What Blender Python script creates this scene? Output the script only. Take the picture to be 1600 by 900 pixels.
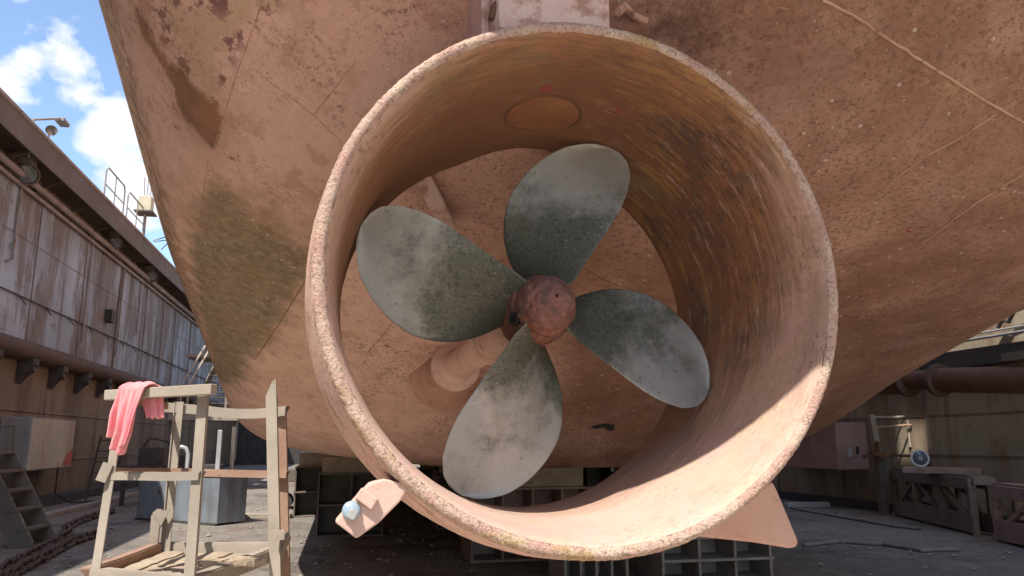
import bpy, bmesh, math, random
import numpy as np
from mathutils import Vector, Matrix, noise as mnoise
from mathutils.bvhtree import BVHTree
random.seed(7)
R = math.radians
for o in list(bpy.data.objects): bpy.data.objects.remove(o)
SC = bpy.context.scene
COL = SC.collection

# ------------------------------------------------------------------ camera, sky, sun, exposure
EYE = 1.6
F = 1200.0                                             # focal length in pixels of the 1600 px wide photograph
PITCH = math.atan(240 / F)
YAW = math.atan(262 / (F / math.cos(PITCH)))
cd = bpy.data.cameras.new('camera'); cam = bpy.data.objects.new('camera', cd); COL.objects.link(cam)
cd.sensor_width = 36; cd.lens = 36 * F / 1600; cd.clip_start = .05; cd.clip_end = 4000
cam.location = (0, 0, EYE); cam.rotation_euler = (R(90) + PITCH, 0, -YAW)
SC.camera = cam

SUN_TRAVEL = Vector((.424, .503, -1.0)).normalized()
W = bpy.data.worlds.new('World'); SC.world = W; W.use_nodes = True
wn = W.node_tree; wn.nodes.clear()
def wnode(t, **k):
    n = wn.nodes.new(t)
    for a, b in k.items(): setattr(n, a, b)
    return n
wout = wnode('ShaderNodeOutputWorld'); wbg = wnode('ShaderNodeBackground')
sky = wnode('ShaderNodeTexSky', sky_type='NISHITA', sun_disc=False)
sky.sun_elevation = math.asin(-SUN_TRAVEL.z); sky.sun_rotation = math.atan2(-SUN_TRAVEL.x, -SUN_TRAVEL.y)
sky.air_density = 1.0; sky.dust_density = .6; sky.ozone_density = 1.6
wtc = wnode('ShaderNodeTexCoord'); wmap = wnode('ShaderNodeMapping'); wmap.inputs['Scale'].default_value = (1, 1, 1.5)
wmap.inputs['Location'].default_value = (.32, .1, .23)
wno = wnode('ShaderNodeTexNoise'); wno.inputs['Scale'].default_value = 15; wno.inputs['Detail'].default_value = 10; wno.inputs['Roughness'].default_value = .58
wn.links.new(wtc.outputs['Generated'], wmap.inputs['Vector']); wn.links.new(wmap.outputs[0], wno.inputs['Vector'])
acc = None
BANKS = [((-.262, .903, .342), .9982, .9996, .80), ((-.240, .927, .290), .9976, .9994, .80), ((-.332, .846, .418), .9991, .9999, .62), ((-.316, .866, .388), .9986, .9998, .72), ((-.345, .86, .38), .9990, .9998, .6), ((.5, .6, .62), .93, .99, .8), ((-.7, -.3, .6), .9, .99, .8), ((.3, -.7, .6), .92, .99, .9)]
for dv, lo, hi, amt in BANKS:
    vd = wnode('ShaderNodeVectorMath', operation='DOT_PRODUCT'); wn.links.new(wtc.outputs['Generated'], vd.inputs[0]); vd.inputs[1].default_value = Vector(dv).normalized()
    mr = wnode('ShaderNodeMapRange', interpolation_type='SMOOTHSTEP'); wn.links.new(vd.outputs['Value'], mr.inputs['Value'])
    for nm, v in (('From Min', lo), ('From Max', hi), ('To Min', 0), ('To Max', amt)): mr.inputs[nm].default_value = v
    if acc is None: acc = mr.outputs[0]
    else:
        mx = wnode('ShaderNodeMath', operation='MAXIMUM'); wn.links.new(acc, mx.inputs[0]); wn.links.new(mr.outputs[0], mx.inputs[1]); acc = mx.outputs[0]
wsc = wnode('ShaderNodeMath', operation='MULTIPLY'); wn.links.new(acc, wsc.inputs[0]); wsc.inputs[1].default_value = .34
wad = wnode('ShaderNodeMath', operation='ADD'); wn.links.new(wsc.outputs[0], wad.inputs[0]); wn.links.new(wno.outputs['Fac'], wad.inputs[1])
wr = wnode('ShaderNodeValToRGB'); wr.color_ramp.elements[0].position = .60; wr.color_ramp.elements[1].position = .78
wmix = wnode('ShaderNodeMixRGB'); wmix.inputs['Color2'].default_value = (3.9, 4.0, 4.2, 1)
wn.links.new(wad.outputs[0], wr.inputs['Fac']); wn.links.new(wr.outputs['Color'], wmix.inputs['Fac'])
wn.links.new(sky.outputs['Color'], wmix.inputs['Color1']); wn.links.new(wmix.outputs['Color'], wbg.inputs['Color'])
wbg.inputs['Strength'].default_value = .095
wn.links.new(wbg.outputs[0], wout.inputs['Surface'])

sl = bpy.data.lights.new('sun', 'SUN'); sl.energy = 2.65; sl.angle = R(.53); sl.color = (1, .95, .87)
sun = bpy.data.objects.new('sun', sl); COL.objects.link(sun)
sun.rotation_euler = SUN_TRAVEL.to_track_quat('-Z', 'Y').to_euler(); sun.location = (-8, -12, 25)
SC.view_settings.view_transform = 'Standard'; SC.view_settings.look = 'None'
SC.view_settings.exposure = 1.55; SC.view_settings.gamma = 1; SC.view_settings.use_curve_mapping = False
SC.render.engine = 'CYCLES'
SC.cycles.max_bounces = 8; SC.cycles.diffuse_bounces = 5

# ------------------------------------------------------------------ helpers
def ray(x, y):
    dx, dy = (x - 800) / F, (450 - y) / F
    v = math.sin(PITCH) + math.cos(PITCH) * dy; f = math.cos(PITCH) - math.sin(PITCH) * dy
    return Vector((dx * math.cos(YAW) + f * math.sin(YAW), f * math.cos(YAW) - dx * math.sin(YAW), v))
O = Vector((0, 0, EYE))
def at(x, y, Y): r = ray(x, y); return O + r * (Y / r.y)          # a point of the place at distance Y along the dock
def atX(x, y, X): r = ray(x, y); return O + r * (X / r.x)         # ... on a plane parallel to the dock walls
def atZ(x, y, z): r = ray(x, y); return O + r * ((z - EYE) / r.z) # ... on a level plane

class MB:
    """collects shapes into one mesh"""
    def __init__(s): s.v = []; s.f = []; s.uv = None
    def add(s, vs, fs):
        n = len(s.v); s.v += [Vector(v) for v in vs]; s.f += [tuple(i + n for i in f) for f in fs]; return s
    def box(s, c, d, rot=None):
        c = Vector(c); vs = []
        for x in (-.5, .5):
            for y in (-.5, .5):
                for z in (-.5, .5):
                    p = Vector((x * d[0], y * d[1], z * d[2])); vs.append(c + (rot @ p if rot else p))
        return s.add(vs, [(0, 1, 3, 2), (4, 6, 7, 5), (0, 4, 5, 1), (2, 3, 7, 6), (0, 2, 6, 4), (1, 5, 7, 3)])
    def span(s, a, b):                                             # box between two corners
        a, b = Vector(a), Vector(b); return s.box((a + b) / 2, [abs(q) for q in (b - a)])
    def bar(s, p0, p1, w, h, up=(0, 0, 1)):                        # square bar from p0 to p1, h along up
        p0, p1 = Vector(p0), Vector(p1); d = (p1 - p0); L = d.length; d.normalize()
        x = d.cross(Vector(up)); x = x.normalized() if x.length > 1e-5 else Vector((1, 0, 0)); u = x.cross(d)
        rot = Matrix((x, d, u)).transposed()
        return s.box((p0 + p1) / 2, (w, L, h), rot)
    def angle(s, p0, p1, w, t, a, b, w2=None):                              # L profile: flanges along directions a and b
        p0, p1, a, b = Vector(p0), Vector(p1), Vector(a).normalized(), Vector(b).normalized()
        w2 = w2 or w; pr = [(0, 0), (w, 0), (w, t), (t, t), (t, w2), (0, w2)]
        vs = [p + a * i + b * j for p in (p0, p1) for i, j in pr]
        fs = [(5, 4, 3, 2, 1, 0)[::1], tuple(range(6, 12))] + [(k, (k + 1) % 6, (k + 1) % 6 + 6, k + 6) for k in range(6)]
        return s.add(vs, fs)
    def tube(s, pts, r, n=10, cap=True):
        pts = [Vector(p) for p in pts]; rs = r if isinstance(r, (list, tuple)) else [r] * len(pts)
        rings = []; ref = None
        for i, p in enumerate(pts):
            d = (pts[min(i + 1, len(pts) - 1)] - pts[max(i - 1, 0)]).normalized()
            if ref is None: ref = Vector((0, 0, 1)) if abs(d.z) < .9 else Vector((1, 0, 0))
            x = d.cross(ref).normalized(); y = x.cross(d).normalized(); ref = y
            rings.append([p + (x * math.cos(t) + y * math.sin(t)) * rs[i] for t in [2 * math.pi * k / n for k in range(n)]])
        vs = [v for q in rings for v in q]
        fs = [(i * n + k, i * n + (k + 1) % n, (i + 1) * n + (k + 1) % n, (i + 1) * n + k) for i in range(len(pts) - 1) for k in range(n)]
        if cap: fs += [tuple(range(n))[::-1], tuple((len(pts) - 1) * n + k for k in range(n))]
        return s.add(vs, fs)
    def prism(s, poly, ext):                                       # polygon (3D points) pushed along ext
        n = len(poly); vs = [Vector(p) for p in poly] + [Vector(p) + Vector(ext) for p in poly]
        return s.add(vs, [tuple(range(n))[::-1], tuple(range(n, 2 * n))] + [(k, (k + 1) % n, (k + 1) % n + n, k + n) for k in range(n)])
    def lathe(s, o, axis, prof, n=32, closed=False):               # prof: (radius, distance along axis)
        o, ax = Vector(o), Vector(axis).normalized()
        u = ax.orthogonal().normalized(); w = ax.cross(u)
        vs = [o + ax * h + (u * math.cos(t) + w * math.sin(t)) * r for r, h in prof for t in [2 * math.pi * k / n for k in range(n)]]
        m = len(prof); rng = range(m if closed else m - 1)
        fs = [(i * n + k, i * n + (k + 1) % n, (i + 1) % m * n + (k + 1) % n, (i + 1) % m * n + k) for i in rng for k in range(n)]
        if not closed: fs += [tuple(range(n))[::-1], tuple((m - 1) * n + k for k in range(n))]
        return s.add(vs, fs)
    def rough(s, amp, scale, seed=0):
        for v in s.v: v += mnoise.noise_vector(v * scale + Vector((seed, 0, 0))) * amp
        return s
    def build(s, name, mat, parent=None, base=None, smooth=False, bevel=0, sub=0):
        me = bpy.data.meshes.new(name); b = Vector(base) if base is not None else Vector((0, 0, 0))
        me.from_pydata([v - b for v in s.v], [], s.f); me.update()
        bm = bmesh.new(); bm.from_mesh(me); bmesh.ops.recalc_face_normals(bm, faces=bm.faces); bm.to_mesh(me); bm.free()
        o = bpy.data.objects.new(name, me); COL.objects.link(o); o.location = b
        if mat: me.materials.append(mat)
        if smooth:
            for p in me.polygons: p.use_smooth = True
            try: me.set_sharp_from_angle(angle=R(40 if smooth is True else smooth))
            except Exception: pass
        if parent:
            o.parent = parent
            pl = Vector((0, 0, 0)); q = parent
            while q: pl += q.location + (q.matrix_parent_inverse.translation if q.parent else Vector()); q = q.parent
            o.matrix_parent_inverse = Matrix.Translation(-pl)
        if bevel:
            m = o.modifiers.new('bevel', 'BEVEL'); m.width = bevel; m.segments = 2; m.limit_method = 'ANGLE'; m.angle_limit = R(40)
        return o
def tag(o, label=None, cat=None, group=None, kind=None):
    if label: o['label'] = label
    if cat: o['category'] = cat
    if group: o['group'] = group
    if kind: o['kind'] = kind
    return o
def empty(name, loc, label, cat, group=None):
    o = bpy.data.objects.new(name, None); COL.objects.link(o); o.location = loc; o.empty_display_size = .2
    return tag(o, label, cat, group)

# ------------------------------------------------------------------ materials
class NT:
    def __init__(s, name):
        s.m = bpy.data.materials.new(name); s.m.use_nodes = True; s.t = s.m.node_tree; s.t.nodes.clear()
        s.out = s.t.nodes.new('ShaderNodeOutputMaterial'); s.b = s.t.nodes.new('ShaderNodeBsdfPrincipled')
        s.t.links.new(s.b.outputs[0], s.out.inputs['Surface'])
        s.tc = s.t.nodes.new('ShaderNodeTexCoord'); s.vec = s.tc.outputs['Object']
    def L(s, a, b): s.t.links.new(a, b)
    def n(s, t, **k):
        q = s.t.nodes.new(t)
        for a, b in k.items(): setattr(q, a, b)
        return q
    def val(s, sock, v):
        if isinstance(v, (int, float)): sock.default_value = v
        elif isinstance(v, tuple): sock.default_value = v if len(v) == 4 or sock.type == 'VECTOR' else (*v, 1)
        else: s.L(v, sock)
    def mapped(s, scale, loc=(0, 0, 0), rot=(0, 0, 0), vec=None):
        m = s.n('ShaderNodeMapping'); m.inputs['Scale'].default_value = scale; m.inputs['Location'].default_value = loc; m.inputs['Rotation'].default_value = rot
        s.L(vec or s.vec, m.inputs['Vector']); return m.outputs[0]
    def noise(s, scale, detail=6, rough=.55, vec=None, dist=0, seed=0):
        q = s.n('ShaderNodeTexNoise'); q.inputs['Scale'].default_value = scale; q.inputs['Detail'].default_value = detail
        q.inputs['Roughness'].default_value = rough; q.inputs['Distortion'].default_value = dist
        v = vec or s.vec
        if seed: v = s.mapped((1, 1, 1), (seed * 7.3, seed * 3.1, seed * 5.7), vec=v)
        s.L(v, q.inputs['Vector']); return q.outputs['Fac']
    def voro(s, scale, vec=None, out='Distance'):
        q = s.n('ShaderNodeTexVoronoi'); q.inputs['Scale'].default_value = scale; s.L(vec or s.vec, q.inputs['Vector']); return q.outputs[out]
    def ramp(s, f, a, b, va=0., vb=1.):
        q = s.n('ShaderNodeMapRange'); q.interpolation_type = 'SMOOTHSTEP'
        s.L(f, q.inputs['Value'])
        for nm, v in (('From Min', a), ('From Max', b), ('To Min', va), ('To Max', vb)): q.inputs[nm].default_value = v
        return q.outputs[0]
    def math(s, op, a, b=0.):
        q = s.n('ShaderNodeMath', operation=op); s.val(q.inputs[0], a); s.val(q.inputs[1], b); return q.outputs[0]
    def mix(s, f, a, b, mode='MIX'):
        q = s.n('ShaderNodeMixRGB', blend_type=mode); s.val(q.inputs['Fac'], f); s.val(q.inputs['Color1'], a); s.val(q.inputs['Color2'], b); return q.outputs[0]
    def attr(s, name):
        q = s.n('ShaderNodeAttribute', attribute_name=name); return q.outputs['Fac']
    def sep(s, vec=None):
        q = s.n('ShaderNodeSeparateXYZ'); s.L(vec or s.vec, q.inputs[0]); return q.outputs
    def bump(s, h, strength, dist=.01, prev=None):
        q = s.n('ShaderNodeBump'); q.inputs['Strength'].default_value = strength; q.inputs['Distance'].default_value = dist
        s.L(h, q.inputs['Height'])
        if prev: s.L(prev, q.inputs['Normal'])
        return q.outputs[0]
    def fin(s, col, rough=.8, metal=0., nrm=None, spec=.3):
        s.val(s.b.inputs['Base Color'], col); s.val(s.b.inputs['Roughness'], rough); s.val(s.b.inputs['Metallic'], metal)
        s.b.inputs['Specular IOR Level'].default_value = spec
        if nrm: s.L(nrm, s.b.inputs['Normal'])
        return s.m

def worn(name, base, alt, rust=(.16, .075, .035), dark=(.05, .035, .028), s=1., rust_amt=.5, dark_amt=.4, streak=0., bump=.35, rough=.8, metal=0., spec=.3, grime=.35):
    """painted or bare metal with mottling, rust patches, specks and optional runs"""
    k = NT(name)
    c = k.mix(k.ramp(k.noise(1.3 * s, 7, .6), .35, .65), base, alt)
    c = k.mix(k.math('MULTIPLY', k.ramp(k.noise(.45 * s, 4, .6, seed=3), .4, .7), grime), c, tuple(q * .55 for q in base))
    if streak:
        sv = k.mapped((2.2 * s, 2.2 * s, .16 * s)); st = k.noise(1.6, 7, .65, vec=sv, seed=1)
        c = k.mix(k.math('MULTIPLY', k.ramp(st, .47, .66), streak), c, rust)
    r = k.ramp(k.noise(2.6 * s, 9, .68, seed=2), .68 - .24 * rust_amt, .74 - .1 * rust_amt)
    c = k.mix(k.math('MULTIPLY', r, .85), c, rust)
    sp = k.ramp(k.noise(22 * s, 4, .7, seed=4), .74 - .2 * dark_amt, .78 - .12 * dark_amt)
    c = k.mix(k.math('MULTIPLY', sp, .8), c, dark)
    h = k.noise(30 * s, 5, .7); n = k.bump(h, bump, .006)
    n = k.bump(k.noise(3 * s, 4, .6), bump, .02, n)
    return k.fin(c, rough, metal, n, spec)

M = {}
# --- hull: washed pink antifouling over rust, with the stains of its own shape stored as masks on the mesh
k = NT('hull_paint')
pink, brown = (.70, .445, .35), (.235, .12, .078)
side = k.attr('brownness')
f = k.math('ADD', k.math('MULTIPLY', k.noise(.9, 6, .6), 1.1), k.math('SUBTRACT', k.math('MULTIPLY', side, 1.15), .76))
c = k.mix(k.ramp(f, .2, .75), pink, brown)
c = k.mix(k.math('MULTIPLY', k.ramp(k.noise(2.3, 8, .65, seed=5), .5, .68), .5), c, (.44, .28, .18))
c = k.mix(k.math('MULTIPLY', k.ramp(k.noise(5, 9, .7, seed=6), .55, .62), .5), c, (.42, .21, .15))
# soft drips
dv = k.mapped((5, 5, .7)); c = k.mix(k.math('MULTIPLY', k.ramp(k.noise(2, 6, .6, vec=dv), .5, .75), .35), c, (.42, .24, .15))
# tan wash
tn = k.ramp(k.math('ADD', k.attr('tan'), k.math('MULTIPLY', k.math('SUBTRACT', k.noise(5, 8, .7), .5), .5)), -.03, .05)
c = k.mix(k.math('MULTIPLY', tn, .9), c, k.mix(k.noise(3, 5, .6), (.58, .41, .27), (.50, .31, .22)))
# peeling purple scabs along the edge of the tan wash
pe = k.attr('tan'); pe = k.ramp(k.math('ABSOLUTE', pe), .10, .0)
c = k.mix(k.math('MULTIPLY', pe, k.ramp(k.noise(9, 8, .7, seed=8), .52, .58)), c, (.20, .095, .085))
# algae
al = k.ramp(k.math('ADD', k.attr('algae'), k.math('MULTIPLY', k.math('SUBTRACT', k.noise(4, 9, .7, seed=9), .5), .40)), -.12, .05)
c = k.mix(k.math('MULTIPLY', al, .9), c, k.mix(k.ramp(k.noise(14, 8, .7), .35, .65), (.115, .098, .05), (.27, .215, .125)))
# rust streak
ru = k.ramp(k.math('ADD', k.attr('streak'), k.math('MULTIPLY', k.math('SUBTRACT', k.noise(12, 8, .7, seed=10), .5), .035)), -.022, .004)
c = k.mix(k.math('MULTIPLY', ru, .95), c, k.mix(k.ramp(k.noise(4, 8, .65, seed=11), .38, .62), (.055, .036, .028), (.25, .10, .035)))
rh = k.ramp(k.math('ADD', k.attr('streak'), k.math('MULTIPLY', k.math('SUBTRACT', k.noise(6, 8, .7, seed=10), .5), .25)), -.16, .02)
c = k.mix(k.math('MULTIPLY', rh, .35), c, (.25, .13, .07))
# scarred strip at the stem edge
ed = k.ramp(k.math('ADD', k.attr('edge'), k.math('MULTIPLY', k.math('SUBTRACT', k.noise(10, 9, .75, seed=12), .5), .55)), -.02, .12)
c = k.mix(k.math('MULTIPLY', ed, .8), c, k.mix(k.ramp(k.noise(13, 8, .7, seed=13), .4, .6), (.15, .07, .035), (.42, .29, .16)))
# specks, red primer patches, barnacle scars
spa = k.ramp(k.math('ADD', k.noise(2.2, 7, .65, seed=14), k.math('MULTIPLY', k.math('SUBTRACT', side, .3), .42)), .40, .62)
sp = k.ramp(k.noise(32, 8, .82, seed=15), .515, .60)
c = k.mix(k.math('MULTIPLY', k.math('MULTIPLY', sp, spa), .88), c, (.115, .05, .035))
sp2 = k.ramp(k.noise(85, 4, .7, seed=16), .56, .66)
c = k.mix(k.math('MULTIPLY', k.math('MULTIPLY', sp2, .9), k.ramp(k.math('ADD', k.noise(1.4, 6, .6, seed=21), k.math('MULTIPLY', k.math('SUBTRACT', side, .3), .3)), .35, .55)), c, (.15, .065, .045))
og = k.ramp(k.noise(1.1, 8, .68, seed=22), .50, .66); c = k.mix(k.math('MULTIPLY', og, .28), c, (.36, .185, .10))
gy = k.ramp(k.noise(1.7, 8, .7, seed=23), .54, .66); c = k.mix(k.math('MULTIPLY', gy, .35), c, (.30, .20, .17))
for rt, sc_, sd in ((.7, 5, 24), (-.9, 4, 25), (.25, 7, 26)):
    scv = k.mapped((sc_ * .35, sc_ * 4, sc_ * 12), rot=(rt, .3, rt)); scn = k.ramp(k.noise(1.0, 5, .75, vec=scv, seed=sd), .665, .70)
    c = k.mix(k.math('MULTIPLY', scn, .5), c, (.66, .47, .38) if sd != 25 else (.22, .11, .08))
pv = k.n('ShaderNodeTexVoronoi', distance='CHEBYCHEV'); pv.inputs['Scale'].default_value = .55; k.L(k.mapped((1, 1, 1.3), rot=(.4, .3, .5)), pv.inputs['Vector'])
c = k.mix(k.math('MULTIPLY', k.sep(pv.outputs['Color'])[0], .22), c, (.36, .19, .12))
rp = k.ramp(k.noise(3.1, 5, .6, seed=17), .69, .71); c = k.mix(k.math('MULTIPLY', rp, .8), c, (.25, .045, .035))
v = k.n('ShaderNodeTexVoronoi'); v.inputs['Scale'].default_value = 13; k.L(k.vec, v.inputs['Vector'])
bn = k.math('MULTIPLY', k.ramp(v.outputs['Distance'], .19, .12), k.ramp(k.sep(v.outputs['Color'])[0], .72, .74))
ring = k.math('MULTIPLY', bn, k.ramp(v.outputs['Distance'], .03, .09, .45, 1.))
c = k.mix(k.math('MULTIPLY', ring, .65), c, (.62, .50, .43))
v2 = k.n('ShaderNodeTexVoronoi'); v2.inputs['Scale'].default_value = 26; k.L(k.vec, v2.inputs['Vector'])
bn2 = k.math('MULTIPLY', k.ramp(v2.outputs['Distance'], .2, .12), k.ramp(k.sep(v2.outputs['Color'])[1], .78, .8))
alb = k.math('MULTIPLY', bn2, al)
c = k.mix(k.math('MULTIPLY', bn2, .45), c, (.5, .40, .33)); c = k.mix(k.math('MULTIPLY', alb, .9), c, (.5, .47, .30))
sr_ = k.ramp(k.math('ADD', k.attr('shade_rust'), k.math('MULTIPLY', k.math('SUBTRACT', k.noise(12, 8, .75, seed=19), .5), .6)), -.12, .16); c = k.mix(k.math('MULTIPLY', sr_, .85), c, (.095, .045, .032))  # dark rust specks plus painted shade beside the stock
# gouge
go = k.ramp(k.math('ADD', k.attr('gouge'), k.math('MULTIPLY', k.math('SUBTRACT', k.noise(30, 5, .7), .5), .02)), -.004, .004); c = k.mix(go, c, (.035, .028, .03))
n = k.bump(k.noise(40, 7, .8), .8, .006); n = k.bump(k.noise(1.6, 3, .5), .45, .06, n); n = k.bump(sp, .35, -.004, n); n = k.bump(bn, .5, .008, n); n = k.bump(k.noise(9, 6, .65, seed=6), .35, .010, n)
M['hull'] = k.fin(c, k.ramp(k.noise(3, 4), .3, .7, .62, .85), 0, n, .3)
M['bead'] = worn('weld_bead_paint', (.56, .36, .27), (.46, .26, .17), s=6, rust_amt=.6, dark_amt=.6, bump=.7)
M['groove'] = worn('plate_seam_rust', (.20, .09, .06), (.28, .14, .09), s=6, rust_amt=.6, dark_amt=.6, bump=.7)

# --- nozzle, textured in metres along the ring (U) and along its axis (V)
def nozzle_mat(name, inner):
    k = NT(name); uv = k.tc.outputs['UV']; U = k.sep(uv)
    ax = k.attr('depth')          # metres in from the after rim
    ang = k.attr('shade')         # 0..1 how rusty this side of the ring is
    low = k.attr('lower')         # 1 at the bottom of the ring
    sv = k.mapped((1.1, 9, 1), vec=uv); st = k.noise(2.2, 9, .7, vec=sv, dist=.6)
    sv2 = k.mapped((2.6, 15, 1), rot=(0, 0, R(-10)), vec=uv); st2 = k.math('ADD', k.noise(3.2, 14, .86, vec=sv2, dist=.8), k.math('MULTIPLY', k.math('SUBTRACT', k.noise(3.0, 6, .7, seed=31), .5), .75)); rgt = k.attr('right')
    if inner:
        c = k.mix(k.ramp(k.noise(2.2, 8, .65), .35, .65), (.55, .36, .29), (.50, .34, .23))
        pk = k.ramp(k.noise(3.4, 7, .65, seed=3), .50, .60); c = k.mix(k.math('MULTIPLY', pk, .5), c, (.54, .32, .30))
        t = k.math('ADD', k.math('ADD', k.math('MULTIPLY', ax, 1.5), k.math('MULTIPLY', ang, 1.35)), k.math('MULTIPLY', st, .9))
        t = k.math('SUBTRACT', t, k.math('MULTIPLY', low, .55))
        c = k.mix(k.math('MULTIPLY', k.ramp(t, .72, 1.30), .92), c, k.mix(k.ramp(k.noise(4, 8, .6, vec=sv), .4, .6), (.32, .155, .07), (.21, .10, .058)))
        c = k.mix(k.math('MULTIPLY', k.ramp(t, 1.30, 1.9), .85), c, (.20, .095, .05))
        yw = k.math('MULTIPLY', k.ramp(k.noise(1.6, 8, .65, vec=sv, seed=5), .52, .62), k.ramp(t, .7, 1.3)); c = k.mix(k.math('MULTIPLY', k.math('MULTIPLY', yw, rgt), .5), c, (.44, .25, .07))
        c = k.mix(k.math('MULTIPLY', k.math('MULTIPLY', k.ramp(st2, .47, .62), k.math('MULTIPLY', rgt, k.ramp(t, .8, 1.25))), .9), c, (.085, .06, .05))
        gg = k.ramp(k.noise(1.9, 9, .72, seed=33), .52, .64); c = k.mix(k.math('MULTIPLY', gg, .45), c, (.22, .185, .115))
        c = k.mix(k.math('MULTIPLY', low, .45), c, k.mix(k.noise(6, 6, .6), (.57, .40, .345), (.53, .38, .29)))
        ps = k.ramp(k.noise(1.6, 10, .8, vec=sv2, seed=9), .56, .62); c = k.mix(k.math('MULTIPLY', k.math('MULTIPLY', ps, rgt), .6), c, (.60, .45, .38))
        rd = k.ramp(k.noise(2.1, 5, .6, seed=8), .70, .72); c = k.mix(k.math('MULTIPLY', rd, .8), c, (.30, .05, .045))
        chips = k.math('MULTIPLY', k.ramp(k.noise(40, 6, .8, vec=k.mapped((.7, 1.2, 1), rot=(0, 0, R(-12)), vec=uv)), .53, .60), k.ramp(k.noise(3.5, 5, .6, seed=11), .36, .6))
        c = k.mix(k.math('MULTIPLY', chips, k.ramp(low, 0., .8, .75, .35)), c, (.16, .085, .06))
        n = k.bump(k.noise(60, 6, .75), .55, .005); n = k.bump(st2, .5, .006, n); n = k.bump(chips, .4, -.003, n)
    else:
        c = k.mix(k.ramp(k.noise(3, 7, .65), .35, .65), (.60, .40, .33), (.54, .34, .27))
        c = k.mix(k.math('MULTIPLY', k.ramp(k.noise(7, 8, .7, seed=4), .52, .60), .6), c, (.27, .135, .08))
        c = k.mix(k.math('MULTIPLY', k.ramp(k.noise(50, 4, .7, seed=5), .56, .62), .6), c, (.17, .085, .055))
        n = k.bump(k.noise(50, 6, .75), .7, .006); n = k.bump(k.noise(9, 5, .6), .4, .015, n)
    return k.fin(c, .78, 0, n, .3)
M['nozzle_in'] = nozzle_mat('nozzle_inside_paint', True); M['nozzle_out'] = nozzle_mat('nozzle_outside_paint', False)
k = NT('crusted_rim')
c = k.mix(k.ramp(k.noise(9, 8, .7), .38, .62), (.64, .48, .37), (.55, .34, .275))
c = k.mix(k.math('MULTIPLY', k.ramp(k.noise(4, 6, .65, seed=2), .55, .62), .7), c, (.47, .32, .13))
c = k.mix(k.math('MULTIPLY', k.ramp(k.noise(70, 5, .75, seed=3), .5, .62), .75), c, (.24, .16, .115))
n = k.bump(k.noise(95, 5, .8), 1., .010); n = k.bump(k.voro(110), .6, .006, n)
M['rim'] = k.fin(c, .9, 0, n, .2)

M['plate_pink'] = worn('pink_plate', (.58, .39, .32), (.52, .33, .26), rust=(.20, .10, .06), s=2.2, rust_amt=.5, dark_amt=.45)
M['plate_brown'] = worn('brown_plate', (.54, .33, .25), (.46, .26, .18), rust=(.16, .085, .05), s=2, rust_amt=.35, dark_amt=.3)
M['shaft'] = worn('shaft_paint', (.68, .45, .36), (.60, .37, .29), rust=(.36, .12, .08), s=3, rust_amt=.45, dark_amt=.3)
M['boss'] = worn('boss_paint', (.52, .30, .22), (.44, .22, .15), rust=(.34, .07, .05), s=3, rust_amt=.55, dark_amt=.45)
M['stock'] = worn('stock_paint', (.72, .53, .46), (.62, .40, .35), rust=(.34, .18, .12), s=3, rust_amt=.7, dark_amt=.4)
M['darkrust'] = worn('dark_rust', (.13, .07, .04), (.20, .10, .05), s=3, rust_amt=.5, dark_amt=.6, bump=.7)
M['cover'] = worn('rusty_cover', (.30, .135, .065), (.23, .095, .05), rust=(.33, .16, .06), s=5, rust_amt=.4, dark_amt=.4)
k = NT('hub_rust')
c = k.mix(k.ramp(k.noise(16, 9, .7), .35, .65), (.31, .15, .12), (.17, .085, .065))
c = k.mix(k.math('MULTIPLY', k.ramp(k.noise(11, 7, .7, seed=2), .52, .62), .8), c, (.32, .13, .055))
c = k.mix(k.math('MULTIPLY', k.ramp(k.noise(34, 8, .8, seed=3), .56, .66), .5), c, (.42, .25, .22))
c = k.mix(k.math('MULTIPLY', k.ramp(k.noise(10, 8, .75, seed=4), .54, .62), .75), c, (.12, .085, .08))
n = k.bump(k.noise(45, 7, .8), 1., .012); n = k.bump(k.noise(14, 5, .7), .8, .02, n)
M['hub'] = k.fin(c, .85, 0, n, .25)
# --- bronze blades; 'span' runs from root (0) to tip (1)
k = NT('weathered_bronze')
sp_ = k.attr('span')
c = k.mix(k.ramp(k.noise(5, 7, .65), .35, .65), (.33, .33, .305), (.385, .375, .34))
c = k.mix(k.math('MULTIPLY', k.ramp(k.noise(2.6, 6, .6, seed=2), .48, .62), .5), c, (.33, .30, .25))
g = k.math('ADD', k.noise(2.4, 12, .72, seed=3), k.math('MULTIPLY', sp_, -.42))
c = k.mix(k.math('MULTIPLY', k.ramp(g, .14, .40), .85), c, (.085, .09, .062))
gs = k.math('MULTIPLY', k.ramp(k.noise(60, 6, .78, seed=4), .50, .60), k.ramp(g, .22, .36)); c = k.mix(k.math('MULTIPLY', gs, .75), c, (.05, .06, .04))
c = k.mix(k.math('MULTIPLY', k.ramp(k.noise(26, 6, .7, seed=5), .60, .66), .6), c, (.12, .13, .115))
c = k.mix(k.math('MULTIPLY', k.ramp(k.noise(60, 3, .6, seed=6), .66, .70), .5), c, (.42, .42, .38))
gr = k.ramp(k.noise(1., 6, .75, vec=k.mapped((3, 40, 40), rot=(.3, .8, .5)), seed=8), .58, .68); c = k.mix(k.math('MULTIPLY', gr, .25), c, (.46, .46, .43))
pt_ = k.ramp(k.voro(30), .10, .05); c = k.mix(k.math('MULTIPLY', pt_, .5), c, (.09, .095, .085))
n = k.bump(k.noise(70, 5, .7), .35, .003); n = k.bump(k.noise(6, 3, .5), .15, .01, n)
M['bronze'] = k.fin(c, k.ramp(k.noise(7, 6, .6, seed=7), .3, .7, .42, .60), .4, n, .4)

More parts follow.
